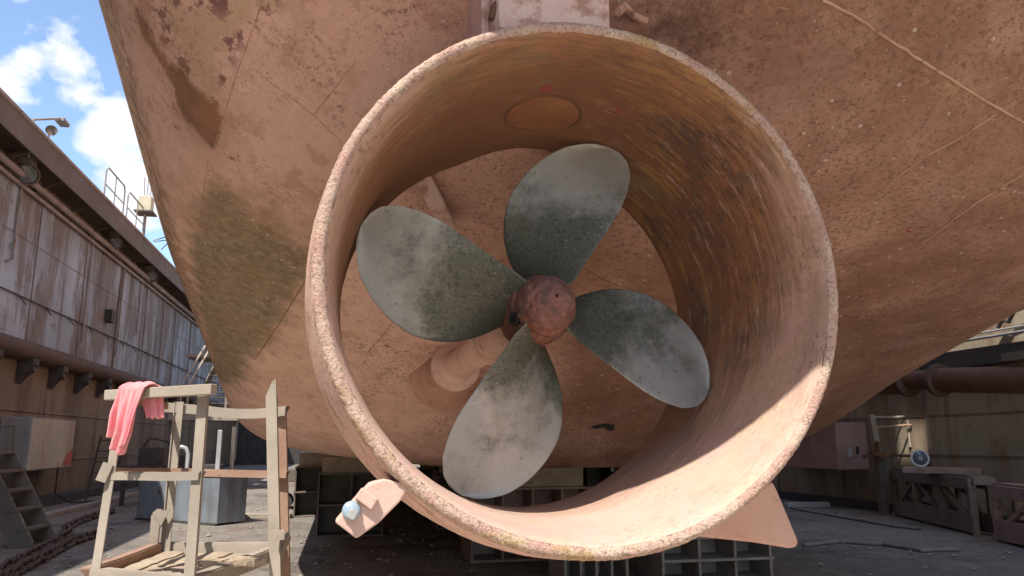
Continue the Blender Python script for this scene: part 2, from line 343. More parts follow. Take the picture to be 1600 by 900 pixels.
# --- ground
k = NT('dock_floor_grit')
c = k.mix(k.ramp(k.noise(.35, 7, .65), .35, .65), (.175, .152, .128), (.25, .218, .183))
c = k.mix(k.math('MULTIPLY', k.ramp(k.noise(1.7, 8, .7, seed=2), .48, .62), .6), c, (.28, .25, .215))
c = k.mix(k.math('MULTIPLY', k.ramp(k.noise(.9, 6, .65, seed=7), .56, .66), .6), c, (.16, .085, .055))
c = k.mix(k.math('MULTIPLY', k.ramp(k.noise(24, 5, .7, seed=3), .5, .64), .55), c, (.055, .048, .044))
ru_ = k.ramp(k.noise(.55, 9, .75, seed=41), .54, .62); c = k.mix(k.math('MULTIPLY', ru_, .6), c, (.065, .05, .042))
rf = k.ramp(k.voro(21, vec=k.mapped((1, 1, 1), (3, 7, 0))), .14, .08); c = k.mix(k.math('MULTIPLY', rf, .7), c, (.19, .085, .045))
v = k.voro(38); c = k.mix(k.math('MULTIPLY', k.ramp(v, .16, .08), .6), c, (.33, .30, .26))
v = k.voro(15); c = k.mix(k.math('MULTIPLY', k.ramp(v, .10, .06), .7), c, (.38, .35, .31))
n = k.bump(k.noise(60, 6, .8), .9, .02); n = k.bump(k.noise(5, 6, .65), .6, .06, n)
M['floor'] = k.fin(c, .9, 0, n, .25)
M['bounce_floor'] = worn('bounce_floor_pale', (.50, .42, .34), (.44, .37, .30), rust=(.34, .25, .18), s=.8, rust_amt=.3, dark_amt=.2)  # pale coat of the added floor that bounces light
# --- dock walls
def wallmat(name, base, alt, rust, amt, streakpos=.5, fine=.5):
    k = NT(name)
    c = k.mix(k.ramp(k.noise(.5, 7, .65), .35, .65), base, alt)
    sv = k.mapped((1, .7, .13)); st = k.noise(1.5, 10, .72, vec=sv, dist=.5)
    sv3 = k.mapped((1, 2.6, .16)); st3 = k.noise(1.5, 9, .72, vec=sv3, dist=.6)
    c = k.mix(k.math('MULTIPLY', k.ramp(st3, .44, .66), fine), c, tuple(q * .62 for q in base))
    c = k.mix(k.math('MULTIPLY', k.ramp(k.math('ADD', st, k.math('MULTIPLY', k.noise(.25, 5, .6, seed=6), .25)), streakpos + .07, streakpos + .22), amt), c, rust)
    c = k.mix(k.math('MULTIPLY', k.ramp(k.math('MULTIPLY', st, st3), .30, .42), amt), c, tuple(q * .45 for q in rust))
    c = k.mix(k.math('MULTIPLY', k.ramp(k.noise(2.2, 9, .7, seed=4), .58, .64), .7 * amt), c, tuple(q * .7 for q in rust))
    n = k.bump(k.noise(1.2, 5, .6), .5, .05); n = k.bump(k.noise(20, 5, .7), .35, .008, n)
    return k.fin(c, .75, 0, n, .3)
M['wall_white'] = wallmat('streaked_white_wall', (.33, .39, .46), (.23, .262, .30), (.125, .08, .057), .8, .46, .35)
M['wall_tan'] = wallmat('lower_wall_tan', (.19, .145, .095), (.14, .108, .075), (.09, .052, .032), .7, .5, .04)
M['wall_recess'] = wallmat('recess_shade_and_seams', (.23, .19, .165), (.16, .135, .12), (.11, .065, .045), .8, .5)  # base darkened for the overhang's shadow, with rust; seams use it too
M['wall_cream'] = wallmat('right_wall_cream', (.36, .31, .225), (.27, .23, .17), (.19, .105, .055), .6, .5, .08)
M['fascia'] = worn('fascia_steel', (.14, .115, .10), (.11, .085, .072), s=.8, rust_amt=.5, dark_amt=.4)
M['fender'] = worn('fender_rust', (.095, .058, .043), (.075, .047, .036), s=1, rust_amt=.5, dark_amt=.4)
M['pipe_grey'] = worn('pipe_grey', (.30, .27, .25), (.24, .20, .18), s=1.5, rust_amt=.45, dark_amt=.4)
M['black'] = worn('sooty_steel', (.045, .04, .038), (.07, .06, .055), s=2, rust_amt=.3, dark_amt=.3)
M['steel'] = worn('brown_grey_steel', (.16, .135, .115), (.12, .10, .085), s=1.5, rust_amt=.5, dark_amt=.4)
M['stand'] = worn('dusty_stand_paint', (.36, .31, .25), (.29, .245, .195), rust=(.18, .115, .08), s=2.5, rust_amt=.22, dark_amt=.25, bump=.25)
M['stand_rust'] = worn('stand_bare_rust', (.34, .22, .16), (.28, .17, .12), s=3, rust_amt=.4, dark_amt=.4)
M['trestle'] = worn('trestle_brown_grey', (.20, .155, .13), (.15, .115, .10), s=2, rust_amt=.5, dark_amt=.5)
M['block'] = worn('keel_block_grey', (.33, .29, .255), (.25, .215, .19), rust=(.17, .10, .07), s=1.6, rust_amt=.45, dark_amt=.4)
M['block_pink'] = worn('keel_block_pink', (.31, .22, .185), (.23, .16, .135), s=1.6, rust_amt=.5, dark_amt=.4)
M['cabinet'] = worn('cabinet_paint', (.42, .40, .32), (.35, .33, .28), rust=(.24, .13, .08), s=.9, rust_amt=.3, dark_amt=.25, streak=.5)
M['cab_side'] = worn('cabinet_side_paint', (.25, .26, .27), (.20, .20, .21), s=.9, rust_amt=.3, dark_amt=.25, streak=.4)
M['red'] = worn('faded_red_paint', (.42, .10, .07), (.34, .10, .08), s=2, rust_amt=.3, dark_amt=.3)
M['tank'] = worn('galvanised_sheet', (.36, .40, .44), (.28, .31, .35), rust=(.18, .15, .13), s=1.2, rust_amt=.25, dark_amt=.3, streak=.5, rough=.45, metal=.5)
M['box_pink'] = worn('wall_box_pink', (.40, .255, .225), (.33, .20, .175), s=1.2, rust_amt=.35, dark_amt=.3)
M['tube_brown'] = worn('brown_tube', (.15, .075, .05), (.11, .055, .038), s=2, rust_amt=.5, dark_amt=.5)
M['galv'] = worn('galvanised_pipe', (.50, .50, .49), (.42, .42, .41), s=2, rust_amt=.2, dark_amt=.2, rough=.5, metal=.4)
M['beige'] = worn('beige_box_paint', (.56, .50, .36), (.50, .44, .32), s=3, rust_amt=.2, dark_amt=.2)
M['chain'] = worn('chain_rust', (.075, .055, .048), (.115, .07, .055), s=6, rust_amt=.5, dark_amt=.5, bump=.8)
M['wood'] = worn('dusty_planks', (.42, .34, .25), (.34, .265, .19), rust=(.24, .17, .11), s=4, rust_amt=.45, dark_amt=.45, bump=.8)
M['rubber'] = worn('grey_hose', (.24, .215, .19), (.18, .16, .145), s=5, rust_amt=.2, dark_amt=.3)
M['stone'] = worn('grit_stone', (.30, .27, .235), (.20, .175, .155), s=9, rust_amt=.3, dark_amt=.3)
k = NT('pink_towel_cloth')
c = k.mix(k.ramp(k.noise(6, 6, .6), .35, .65), (.82, .23, .26), (.76, .30, .31)); c = k.mix(k.math('MULTIPLY', k.ramp(k.noise(9, 5, .7, seed=2), .55, .68), .4), c, (.80, .48, .44))
n = k.bump(k.noise(260, 3, .7), .8, .004); n = k.bump(k.noise(28, 5, .6), .6, .008, n)
M['towel'] = k.fin(c, .95, 0, n, .1); k.b.inputs['Sheen Weight'].default_value = .3
k = NT('lamp_lens'); M['lens'] = k.fin((.13, .15, .17), .10, .0, None, .6)
k = NT('bluish_white_glaze'); c = k.mix(k.ramp(k.noise(14, 4, .6), .45, .55), (.26, .34, .40), (.60, .63, .63)); M['anode'] = k.fin(c, .25, 0, None, .5)
k = NT('black_hole'); M['hole'] = k.fin((.02, .015, .014), .9)

# ------------------------------------------------------------------ the setting
g = MB(); g.add([(-400, -60, 0), (400, -60, 0), (400, 600, 0), (-400, 600, 0)], [(0, 1, 2, 3)])
fl = g.build('dock_floor', M['floor']); tag(fl, kind='structure')
g = MB(); g.add([(-6.1, -45, .004), (11.6, -45, .004), (11.6, 8.1, .004), (-6.1, 8.1, .004)], [(0, 1, 2, 3)])
tag(g.build('added_bounce_floor', M['bounce_floor']), kind='structure')  # added unseen pale floor, bounces sunlight up onto the shaded hull

# ------------------------------------------------------------------ left dock wall
XL = -7.7
Y0, Y1 = -14, 62
wall = empty('dock_wall', (XL, 20, 0), 'tall rust streaked white dock wall with overhanging walkway, behind the stand with the towel', 'wall')
MB().span((XL - 3, Y0, 0), (XL, Y1, 3.60)).build('lower_panel', M['wall_tan'], wall)
MB().span((XL - 3, Y0, 3.60), (XL + .02, Y1, 7.62)).build('upper_panel', M['wall_white'], wall)
MB().span((XL - 3, Y0, 7.62), (XL - .25, Y1, 8.20)).build('recess_panel', M['wall_recess'], wall)
fa = MB(); fa.span((XL - 3, Y0, 8.203), (-7.05, Y1, 8.40)); fa.span((-7.048, Y0, 7.86), (-7.0, Y1, 8.46)); fa.build('walkway_edge', M['fascia'], wall)
MB().tube([(-7.0, Y0, 8.46), (-7.0, Y1, 8.46)], .05, 8).build('edge_rail', M['pipe_grey'], wall)
b = MB()
for i in range(24): b.bar((XL - .25, 10 + i * 2.1, 7.75), (-7.08, 10 + i * 2.1, 8.17), .06, .10)
b.build('walkway_brackets', M['fascia'], wall)
for (x, z, r) in ((XL + .16, 7.66, .085), (XL + .10, 7.46, .05), (XL - .15, 8.02, .035)):
    MB().tube([(x, Y0, z), (x, Y1, z)], r, 10).build('pipe', M['pipe_grey'], wall, smooth=True)
sm = MB()
y = 8.
while y < 60:
    sm.span((XL + .02, y, 4.0), (XL + .045, y + .03, 7.62)); y += random.choice((3.6, 4.6, 5.2, 2.8))
for z in (6.35,): sm.span((XL + .021, Y0, z), (XL + .031, Y1, z + .02))
sm.build('plate_seams', M['wall_recess'], wall)
# fender rail
fd = MB(); pr = [(XL, 3.50), (XL + .20, 3.52), (XL + .33, 3.60), (XL + .37, 3.74), (XL + .33, 3.88), (XL + .20, 3.96), (XL, 3.98)]
fd.prism([(x, Y0, z) for x, z in pr], (0, Y1 - Y0, 0)); fd.build('fender', M['fender'], wall, smooth=50)
for i in range(14):
    y = 14.2 + i * 2.05
    b = MB(); b.prism([(XL, y, 3.50), (XL + .36, y, 3.56), (XL + .36, y, 3.42), (XL, y, 2.95)], (0, .35, 0))
    b.tube([(XL, y + .17, 3.2), (XL + .33, y + .17, 3.33)], .10, 8)
    b.build('fender_bracket', M['black'], wall)
cb = MB(); cb.tube([(XL + .06, Y0, 4.98), (XL + .06, Y1, 4.98)], .018, 6)
for i in range(30): cb.tube([(XL + .03, 8 + i * 1.7, 4.98), (XL + .10, 8 + i * 1.7, 4.90), (XL + .10, 8.25 + i * 1.7, 4.82)], .014, 5)
cb.build('cable', M['black'], wall)
tb = MB()
for y, z0, z1 in ((24.5, 4.35, 7.6), (30.3, 5.4, 7.6), (19.2, 5.6, 7.6), (34.2, 4.2, 7.6), (28.0, 4.3, 7.5)): tb.tube([(XL + .07, y, z1), (XL + .07, y, z0 + .1), (XL + .07, y - .3, z0)], .028, 6)
tb.build('conduit', M['pipe_grey'], wall)
p = atX(165, 494, XL); MB().box((XL + .12, p.y, p.z), (.24, .4, .4)).build('wall_socket', M['black'], wall)
lw = MB()
for z in (2.32, 1.1): lw.span((XL, Y0, z), (XL + .03, Y1, z + .04))
y = 9
while y < 50: lw.span((XL, y, 0), (XL + .02, y + .03, 3.5)); y += random.choice((4.1, 6.3, 5.2))
lw.build('lower_seams', M['wall_recess'], wall)
MB().span((XL, Y0, .0), (XL + .5, Y1, .22)).build('wall_foot', M['black'], wall)
# kerb rail on the dock floor in front of the wall
kb = MB(); kb.bar((-6.25, 12, .05), (-5.95, 40, .05), .22, .10); o = kb.build('floor_beam', M['block'], base=(-6.1, 20, 0), bevel=.01)
tag(o, 'long pale steel beam lying on dark ground along foot of left wall', 'beam')

# wall lights in the recess
def floodlight(px, py, r, label, X=-7.45):
    p = atX(px, py, X); t = empty('floodlight', p, label, 'floodlight', 'floodlights on the left wall')
    ax = Vector((.35, -.75, -.45))
    MB().lathe(p - ax * r * .9, ax, [(r * .35, 0), (r * .55, r * .2), (r * .95, r * .9), (r, r * 1.1), (r * .88, r * 1.1), (r * .8, r * .8)], 20).build('housing', M['steel'], t, smooth=True)
    MB().lathe(p - ax * r * .9, ax, [(r * .80, r * .98), (r * .5, r * 1.02), (.001, r * 1.04)], 20).build('lens', M['lens'], t, smooth=True)
    MB().box(p + Vector((-.05, .05, r * 1.25)), (r * 1.1, r * 1.3, r * .9)).build('ballast_box', M['pipe_grey'], t, bevel=.01)
    MB().bar(p + Vector((-.05, .05, r * 1.4)), p + Vector((.1, .3, 1.0 * r + .35)), .05, .05).build('bracket', M['pipe_grey'], t)
floodlight(43, 272, .26, 'big round grey floodlight under the walkway, nearest one at far left')
floodlight(180, 380, .22, 'boxy grey floodlight under the walkway, in the middle of the row')
floodlight(236, 432, .24, 'small bluish floodlight under the walkway, closest to the ship hull')
# arm lamp on the walkway
p0 = atX(52, 187, -7.2); p1 = atX(98, 185, -7.2)
t = empty('walkway_lamp', p0, 'small lamp on a thin horizontal arm above the walkway edge', 'lamp')
MB().tube([p0 - Vector((0, 0, .9)), p0, p1], .028, 8).build('arm', M['pipe_grey'], t); MB().box(p1 - Vector((0, 0, .10)), (.22, .40, .09)).build('lamp_head', M['pipe_grey'], t, bevel=.01)
MB().box(p1 - Vector((0, 0, .155)), (.18, .34, .02)).build('lens', M['lens'], t)
p = atX(77, 206, -7.2); t = empty('siren', p, 'small round grey siren horn on the walkway edge behind the arm lamp', 'siren')
MB().tube([p - Vector((0, 0, .5)), p], .02, 6).build('post', M['pipe_grey'], t); MB().lathe(p + Vector((0, .1, 0)), (.4, -1, 0), [(.05, 0), (.07, .08), (.13, .22), (.10, .2)], 14).build('horn', M['steel'], t, smooth=True)
# railings
def rail(pts, name, label):
    q = [atX(x, y, -7.15) for x, y in pts]; ys = [v.y for v in q]; zt = 9.55; zb = 8.42
    t = empty('railing', (-7.15, min(ys), zb), label, 'railing', 'railings on the walkway')
    tr = MB(); tr.tube([(-7.15, min(ys), zb), (-7.15, min(ys), zt - .15), (-7.15, min(ys) + .15, zt), (-7.15, max(ys) - .1, zt), (-7.15, max(ys), zt - .15), (-7.15, max(ys), zb)], .024, 7); tr.build('top_rail', M['pipe_grey'], t, smooth=True)
    MB().tube([(-7.15, min(ys), 9.0), (-7.15, max(ys), 9.0)], .018, 6).build('middle_rail', M['pipe_grey'], t)
    n = max(2, int((max(ys) - min(ys)) / 1.6))
    for i in range(1, n): MB().tube([(-7.15, min(ys) + (max(ys) - min(ys)) * i / n, zb), (-7.15, min(ys) + (max(ys) - min(ys)) * i / n, zt)], .018, 6).build('post', M['pipe_grey'], t)
rail([(163, 300), (192, 330)], 'a', 'grey tubular walkway railing with rounded hoop end, nearer to the arm lamp')
rail([(198, 330), (226, 360)], 'b', 'lower grey walkway railing running up to the mast with the beige box')
p = atX(228, 322, -7.1)
t = empty('antenna_mast', (p.x, p.y, 8.4), 'beige junction box with thin antennas on a mast above the left wall', 'mast')
MB().tube([(p.x, p.y, 8.3), (p.x, p.y, 9.95)], .045, 8).build('mast_pole', M['pipe_grey'], t)
MB().box(p + Vector((0, 0, .05)), (.42, .42, .52)).build('junction_box', M['beige'], t, bevel=.02)
MB().box(p + Vector((.02, -.05, -.27)), (.6, .7, .05)).build('shelf', M['steel'], t)
a = MB()
for dx, h in ((-.08, .75), (.0, .95), (.09, .7)): a.tube([p + Vector((dx, 0, .3)), p + Vector((dx * 1.6, 0, .3 + h))], .016, 5)
a.build('antenna', M['pipe_grey'], t)
b0 = atX(240, 378, -7.1); t = empty('mooring_wire', b0, 'thin dark wires running from the walkway towards the hull', 'wire')
w = MB()
for (xa, ya, xb, yb) in ((240, 376, 272, 366), (240, 378, 268, 374), (252, 390, 272, 370)): w.tube([atX(xa, ya, -7.1), at(xb, yb, 27)], .02, 5)
w.build('wire', M['pipe_grey'], t)

# cabinet on the lower wall
pa = atX(44, 650, XL + .02); ca = atX(110, 733, XL + .02)
XC = XL + .62
ya, yb, za, zb = 19.9, 22.9, .93, 2.16
t = empty('wall_cabinet', (XL, 21, za), 'pale paint flaked steel cabinet with a red patch hung on the left wall', 'cabinet')
MB().span((XL, ya, za), (XC, yb, zb)).build('cabinet_body', M['cab_side'], t, bevel=.015)
MB().span((XC, ya + .04, za + .03), (XC + .02, yb - .04, zb - .03)).build('cabinet_door', M['cabinet'], t)
MB().prism([(XC + .021, yb - .75, za + .06), (XC + .021, yb - .06, za + .06), (XC + .021, yb - .06, za + .48), (XC + .021, yb - .45, za + .35)], (.004, 0, 0)).build('red_patch', M['red'], t)
MB().tube([(XC - .1, yb - .6, za), (XC - .1, yb - .6, .3), (XC + .2, yb - .3, .05), (XC + .6, yb + .3, .03)], .03, 7).build('cable_tail', M['black'], t)
# steps at lower left
def stair(base, along, wid, rise, run, n, mat, label, wthick=.03, rails=True, name='steel_stairs'):
    base, along = Vector(base), Vector(along).normalized(); sd = along.cross(Vector((0, 0, 1)))
    t = empty(name, base, label, 'stairs')
    for s_ in (0, 1):
        a = base + sd * wid * s_; b_ = a + along * run * n + Vector((0, 0, rise * n))
        d = (b_ - a).normalized(); up = sd.cross(d) if sd.cross(d).z > 0 else -sd.cross(d)
        MB().prism([a - along * .15, a + along * .22, b_ + along * .22, b_ - along * .15], sd * wthick).build('stringer', mat, t)
    for i in range(n):
        c0 = base + along * (run * (i + .45)) + Vector((0, 0, rise * (i + 1) - .02)) + sd * (wid / 2 + wthick / 2)
        MB().bar(c0 - sd * (wid / 2 - wthick), c0 + sd * (wid / 2 - wthick), run * .95, .04).build('tread', mat, t)
    if rails:
        for s_ in (0, 1):
            a = base + sd * (wid * s_ + wthick / 2); pts = [a + along * run * .5 + Vector((0, 0, rise)), a + along * run * .5 + Vector((0, 0, rise + .9)), a + along * run * n + Vector((0, 0, rise * n + .9)), a + along * run * n + Vector((0, 0, rise * n))]
            MB().tube(pts, .022, 6).build('handrail', mat, t)
            MB().tube([a + along * run * .5 + Vector((0, 0, rise + .45)), a + along * run * n + Vector((0, 0, rise * n + .45))], .018, 6).build('handrail', mat, t)
    return t
stair((-4.62, 14.3, 0), (-1, .12, 0), -.75, .29, .17, 5, M['steel'], 'small grey steel steps with handrail on the dark ground at lower left', rails=False)
t = empty('handrail_frame', (-5.9, 14.6, 0), 'bent grey tubular handrail standing beside the small steel steps', 'railing')
h0 = atZ(18, 790, .5); y = 14.9
MB().tube([at(17, 770, y), at(24, 665, y), at(-40, 668, y)], .03, 7).build('top_rail', M['steel'], t)
MB().tube([at(20, 706, y), at(-40, 708, y)], .025, 7).build('middle_rail', M['steel'], t)
MB().tube([at(10, 858, y), at(17, 770, y)], .03, 7).build('post', M['steel'], t)
# small ladder by the wall
def ladder(pa, pb, w, n, mat, label):
    pa, pb = Vector(pa), Vector(pb); t = empty('ladder', pa, label, 'ladder'); sd = Vector((1, .35, 0)).normalized() * w
    for s_ in (0, 1): MB().bar(pa + sd * s_, pb + sd * s_, .05, .05, (1, 0, 0)).build('stile', mat, t)
    for i in range(n):
        q = pa.lerp(pb, (i + .6) / n); MB().bar(q, q + sd, .035, .035).build('rung', mat, t)
ladder((-6.75, 23.3, 0), (-6.6, 23.6, 1.75), .6, 6, M['black'], 'short dark iron ladder leaning near the left wall behind the stand')
# junk behind the stand
y = 22
t = empty('pump_unit', (-4.6, 22, 0), 'dark machinery unit on legs in the shade behind the grey tank', 'machine')
b = MB(); b.span((-5.6, 21.8, .75), (-3.2, 22.8, 1.0)); b.span((-5.2, 21.9, 1.0), (-4.7, 22.5, 1.45)); b.span((-4.4, 21.9, 1.0), (-4.15, 22.4, 1.25)); b.build('machine_body', M['black'], t, bevel=.02)
for x in (-5.5, -4.4, -3.3): MB().span((x - .05, 21.9, 0), (x + .05, 22.0, .75)).build('leg', M['black'], t)
MB().tube([(-5.1, 21.9, 1.45), (-4.95, 21.9, 1.7), (-4.5, 21.9, 1.6), (-4.3, 21.9, 1.25)], .03, 7).build('hose', M['black'], t)
a = at(270, 735, 18.3); bq = at(292, 735, 18.3); h = at(281, 698, 18.3).z
t = tag(MB().tube([(a.x, a.y, .8), (a.x, a.y, h - .15), (a.x + .06, a.y, h - .03), ((a.x + bq.x) / 2, a.y, h), (bq.x - .06, a.y, h - .03), (bq.x, a.y, h - .15), (bq.x, a.y, .0)], .045, 10).build('vent_pipe', M['galv'], base=(a.x, a.y, 0), smooth=True), 'pale bent swan neck pipe behind the grey tank', 'pipe')
a = at(345, 672, 17.6)
tag(MB().span((a.x - .045, 17.5, 0), (a.x + .045, 17.6, a.z)).build('marker_post', M['galv'], base=(a.x, 17.5, 0), bevel=.01), 'narrow white post standing behind right end of the grey tank', 'post')
# grey sheet tank
a = atZ(212, 812, 0); b_ = atZ(338, 822, 0); d = (b_ - a); d.z = 0; wd = d.length; d.normalize(); nrm = Vector((-d.y, d.x, 0))
t = empty('steel_tank', (a + b_) / 2, 'galvanised grey box tank with streaked front on the ground behind the stand', 'tank')
tk = MB(); tk.prism([a + Vector((0, 0, .04)), b_ + Vector((0, 0, .04)), b_ + nrm * .7 + Vector((0, 0, .04)), a + nrm * .7 + Vector((0, 0, .04))], (0, 0, .88)); tk.build('tank_body', M['tank'], t, bevel=.01)
MB().prism([a - d * .02 - nrm * .02 + Vector((0, 0, .925)), b_ + d * .02 - nrm * .02 + Vector((0, 0, .925)), b_ + d * .02 + nrm * .72 + Vector((0, 0, .925)), a - d * .02 + nrm * .72 + Vector((0, 0, .925))], (0, 0, .03)).build('tank_lid', M['galv'], t)
q = a.lerp(b_, .3) - nrm * .025 + Vector((0, 0, .62)); MB().tube([q + Vector((0, 0, .08)), q - nrm * .05, q - Vector((0, 0, .08))], .014, 6).build('handle', M['black'], t)
b = MB(); b.bar(a, b_, .06, .08); b.build('skid', M['black'], t)
# far steps and platform at the end of the wall
Yf = 27.5
t = empty('access_stairs', at(330, 700, Yf), 'steep dark steel stairway up to a landing beside the ship hull', 'stairs')
pl = at(320, 652, Yf); zt = pl.z
MB().span((at(262, 655, Yf).x, Yf, zt - .10), (at(372, 655, Yf).x, Yf + 2.2, zt + .10)).build('landing', M['stand'], t)
a0 = at(283, 650, Yf).x; a1 = at(345, 650, Yf).x; n = 11; top = at(320, 560, Yf + 3).z
for i in range(n):
    z = zt + .1 + (top - zt) * (i + 1) / n; yy = Yf + .4 + i * .22
    MB().span((a0 + .25 + i * .04, yy, z - .03), (a1 + i * .04, yy + .26, z)).build('tread', M['steel'], t)
for xx in (a0 + .2, a1 + .02): MB().bar((xx, Yf + .3, zt), (xx + n * .04, Yf + .4 + n * .22, top), .04, .3).build('stringer', M['steel'], t)
for xx in (a0 - .1, a0 + .12, a1 + .1):
    MB().tube([(xx, Yf + .2, zt + .1), (xx, Yf + .2, zt + 1.1), (xx + n * .04, Yf + .3 + n * .22, top + .9)], .035, 6).build('handrail', M['stand'], t)
MB().span((a0 - .5, Yf + 2.6, top), (a1 + 1.2, Yf + 4.5, top + .1)).build('upper_landing', M['stand'], t)
for xx in (at(266, 655, Yf).x, at(366, 655, Yf).x): MB().span((xx - .06, Yf + .1, 0), (xx + .06, Yf + .2, zt - .1)).build('leg', M['steel'], t)

# ------------------------------------------------------------------ right dock wall
XR = 12.5
wall2 = empty('dock_wall', (XR, 20, 0), 'rusty cream dock wall on the far right, mostly in the shade of the hull', 'wall')
MB().span((XR, Y0, 0), (XR + 3, Y1, 3.0)).build('lower_panel', M['wall_cream'], wall2)
MB().span((XR, Y0, 3.0), (XR + 3, Y1, 8.2)).build('upper_panel', M['wall_cream'], wall2)
MB().span((XR - .35, Y0, 3.08), (XR - .003, Y1, 3.42)).build('fender', M['black'], wall2)
s2 = MB(); s2.span((XR - .02, Y0, 2.14), (XR, Y1, 2.17)); s2.span((XR - .02, Y0, 1.3), (XR, Y1, 1.33))
y = 8.6
while y < 50: s2.span((XR - .025, y, 0), (XR, y + .05, 3.05)); y += 3.1
s2.build('plate_seams', M['wall_recess'], wall2)
MB().span((XR - .30, Y0, 0), (XR, Y1, .20)).build('wall_foot', M['black'], wall2)
MB().tube([(XR - .2, Y0, 3.62), (XR - .2, Y1, 3.62)], .03, 8).build('pipe', M['galv'], wall2); MB().tube([(XR - .2, Y0, 3.72), (XR - .2, Y1, 3.72)], .02, 8).build('pipe', M['galv'], wall2)
MB().tube([atX(1559, 512, XR - .15), atX(1566, 500, XR - .15), atX(1576, 503, XR - .15), atX(1584, 487, XR - .15), atX(1600, 480, XR - .15)], .04, 8).build('conduit', M['black'], wall2, smooth=True)
# big horizontal tube with collars
t = empty('support_tube', (11.2, 13, 2.7), 'thick brown horizontal steel tube with flanged collars below the right bilge', 'tube')
pA, pB, pC = atX(1700, 594, 11.2), atX(1468, 594, 11.2), atX(1320, 640, 11.2)
ta, tb_ = pA, pB; ax = (tb_ - ta).normalized()
MB().tube([ta, tb_], .235, 24).build('tube_barrel', M['tube_brown'], t, smooth=True)
MB().tube([tb_, tb_ + ax * .9], .19, 24).build('tube_barrel', M['tube_brown'], t, smooth=True)
tail = tb_ + ax * .9; MB().tube([tail, tail + ax * 6], .30, 24).build('tube_barrel', M['darkrust'], t, smooth=True)
for q, r_ in ((tb_, .31), (tb_ + ax * .85, .33)): MB().lathe(q - ax * .05, ax, [(r_ - .1, -.02), (r_, 0), (r_ + .01, .05), (r_, .11), (r_ - .1, .13)], 26).build('collar', M['fender'], t, smooth=True)
MB().span((pB.x - .1, pB.y - 2.2, pB.z + .2), (XR - .36, pB.y - 1.6, pB.z + .34)).build('tube_bracket', M['steel'], t)
# pink box on the wall
t = empty('wall_box', (12, 17.6, .95), 'pink painted steel box hung on the shaded right wall beside the nozzle', 'box')
MB().span((11.65, 16.9, .93), (XR, 19.8, 2.06)).build('box_body', M['box_pink'], t, bevel=.02)
MB().box((11.98, 16.885, 1.33), (.12, .03, .2)).build('box_latch', M['galv'], t); MB().box((12.2, 16.885, 1.40), (.07, .03, .16)).build('box_latch', M['black'], t)
# post with rails and tool
Yp = 15.6
t = empty('wall_post', at(1368, 720, Yp), 'short beige post with thin horizontal rails standing before right wall', 'post')
MB().bar(at(1372, 712, Yp), at(1360, 648, Yp), .13, .13, (0, 1, 0)).build('post_shaft', M['stand'], t)
MB().tube([at(1362, 652, Yp), at(1400, 652, Yp), at(1452, 647, Yp - .3)], .03, 8).build('top_rail', M['stand'], t)
MB().tube([at(1366, 668, Yp), at(1424, 664, Yp - .3)], .028, 8).build('middle_rail', M['stand_rust'], t)
MB().tube([at(1418, 656, Yp - .2), at(1422, 698, Yp - .2), at(1432, 702, Yp - .2), at(1470, 702, Yp - .4)], .028, 8).build('conduit', M['stand'], t)
w = MB(); w.bar(at(1350, 714, Yp - .2), at(1392, 708, Yp - .2), .09, .09); w.bar(at(1372, 690, Yp - .2), at(1372, 722, Yp - .2), .08, .08); w.bar(at(1362, 707, Yp - .3), at(1385, 717, Yp - .3), .06, .06); w.build('valve_handle', M['darkrust'], t)
MB().bar(at(1373, 712, Yp), Vector((at(1373, 712, Yp).x, Yp, 0)), .16, .16, (0, 1, 0)).build('post_foot', M['steel'], t)
p = at(1437, 716, 14.7); t = empty('flood_lamp', p, 'round glass floodlamp standing on top of the left steel trestle', 'lamp')
ax = Vector((-.45, -.85, .1)).normalized()
MB().lathe(p - ax * .22, ax, [(.09, 0), (.15, .05), (.17, .2), (.185, .22), (.185, .26), (.16, .26)], 24).build('housing', M['galv'], t, smooth=True)
MB().lathe(p - ax * .22, ax, [(.16, .25), (.12, .29), (.06, .31), (.001, .315)], 24).build('lens', M['lens'], t, smooth=True)
MB().bar(p + Vector((.02, .05, -.18)), p + Vector((.05, .1, -.45)), .06, .06).build('bracket', M['steel'], t)
# trestles
def trestle(a, b_, h, dep, label, mat):
    a, b_ = Vector(a), Vector(b_); d = (b_ - a).normalized(); nn = Vector((-d.y, d.x, 0)); L = (b_ - a).length
    if nn.x < 0: nn = -nn
    t = empty('steel_trestle', a, label, 'trestle', 'steel trestles by the right wall')
    Z = Vector((0, 0, 1))
    for off in (0, dep):
        p = a + nn * off; q = b_ + nn * off
        MB().bar(p + Z * (h - .10), q + Z * (h - .10), .14, .20).build('top_beam', mat, t, bevel=.008)
        MB().bar(p + Z * .20, q + Z * .20, .10, .32).build('bottom_beam', mat, t, bevel=.008)
        for f_ in (0.02, .34, .66, .98): MB().bar(p.lerp(q, f_) + Z * .28, p.lerp(q, f_) + Z * (h - .2), .12, .11, d).build('upright', mat, t)
        for f0, f1 in ((.08, .30), (.62, .40), (.70, .92)): MB().bar(p.lerp(q, f0) + Z * (.28 if f0 != .70 else h - .22), p.lerp(q, f1) + Z * (h - .22 if f0 != .70 else .28), .07, .08, nn).build('brace', mat, t)
    for f_ in (.0, 1.): MB().bar(a.lerp(b_, f_) + Z * (h - .06), a.lerp(b_, f_) + nn * dep + Z * (h - .06), .12, .12).build('cross_beam', mat, t)
    MB().prism([a + Z * (h + .003), b_ + Z * (h + .003), b_ + nn * dep + Z * (h + .003), a + nn * dep + Z * (h + .003)], Z * .03).build('top_plate', mat, t)
    for f_ in (.0, .45, 1.): MB().bar(a.lerp(b_, f_) - nn * .02, a.lerp(b_, f_) - nn * .02 + Z * .09, .10, .10, d).build('foot', mat, t)
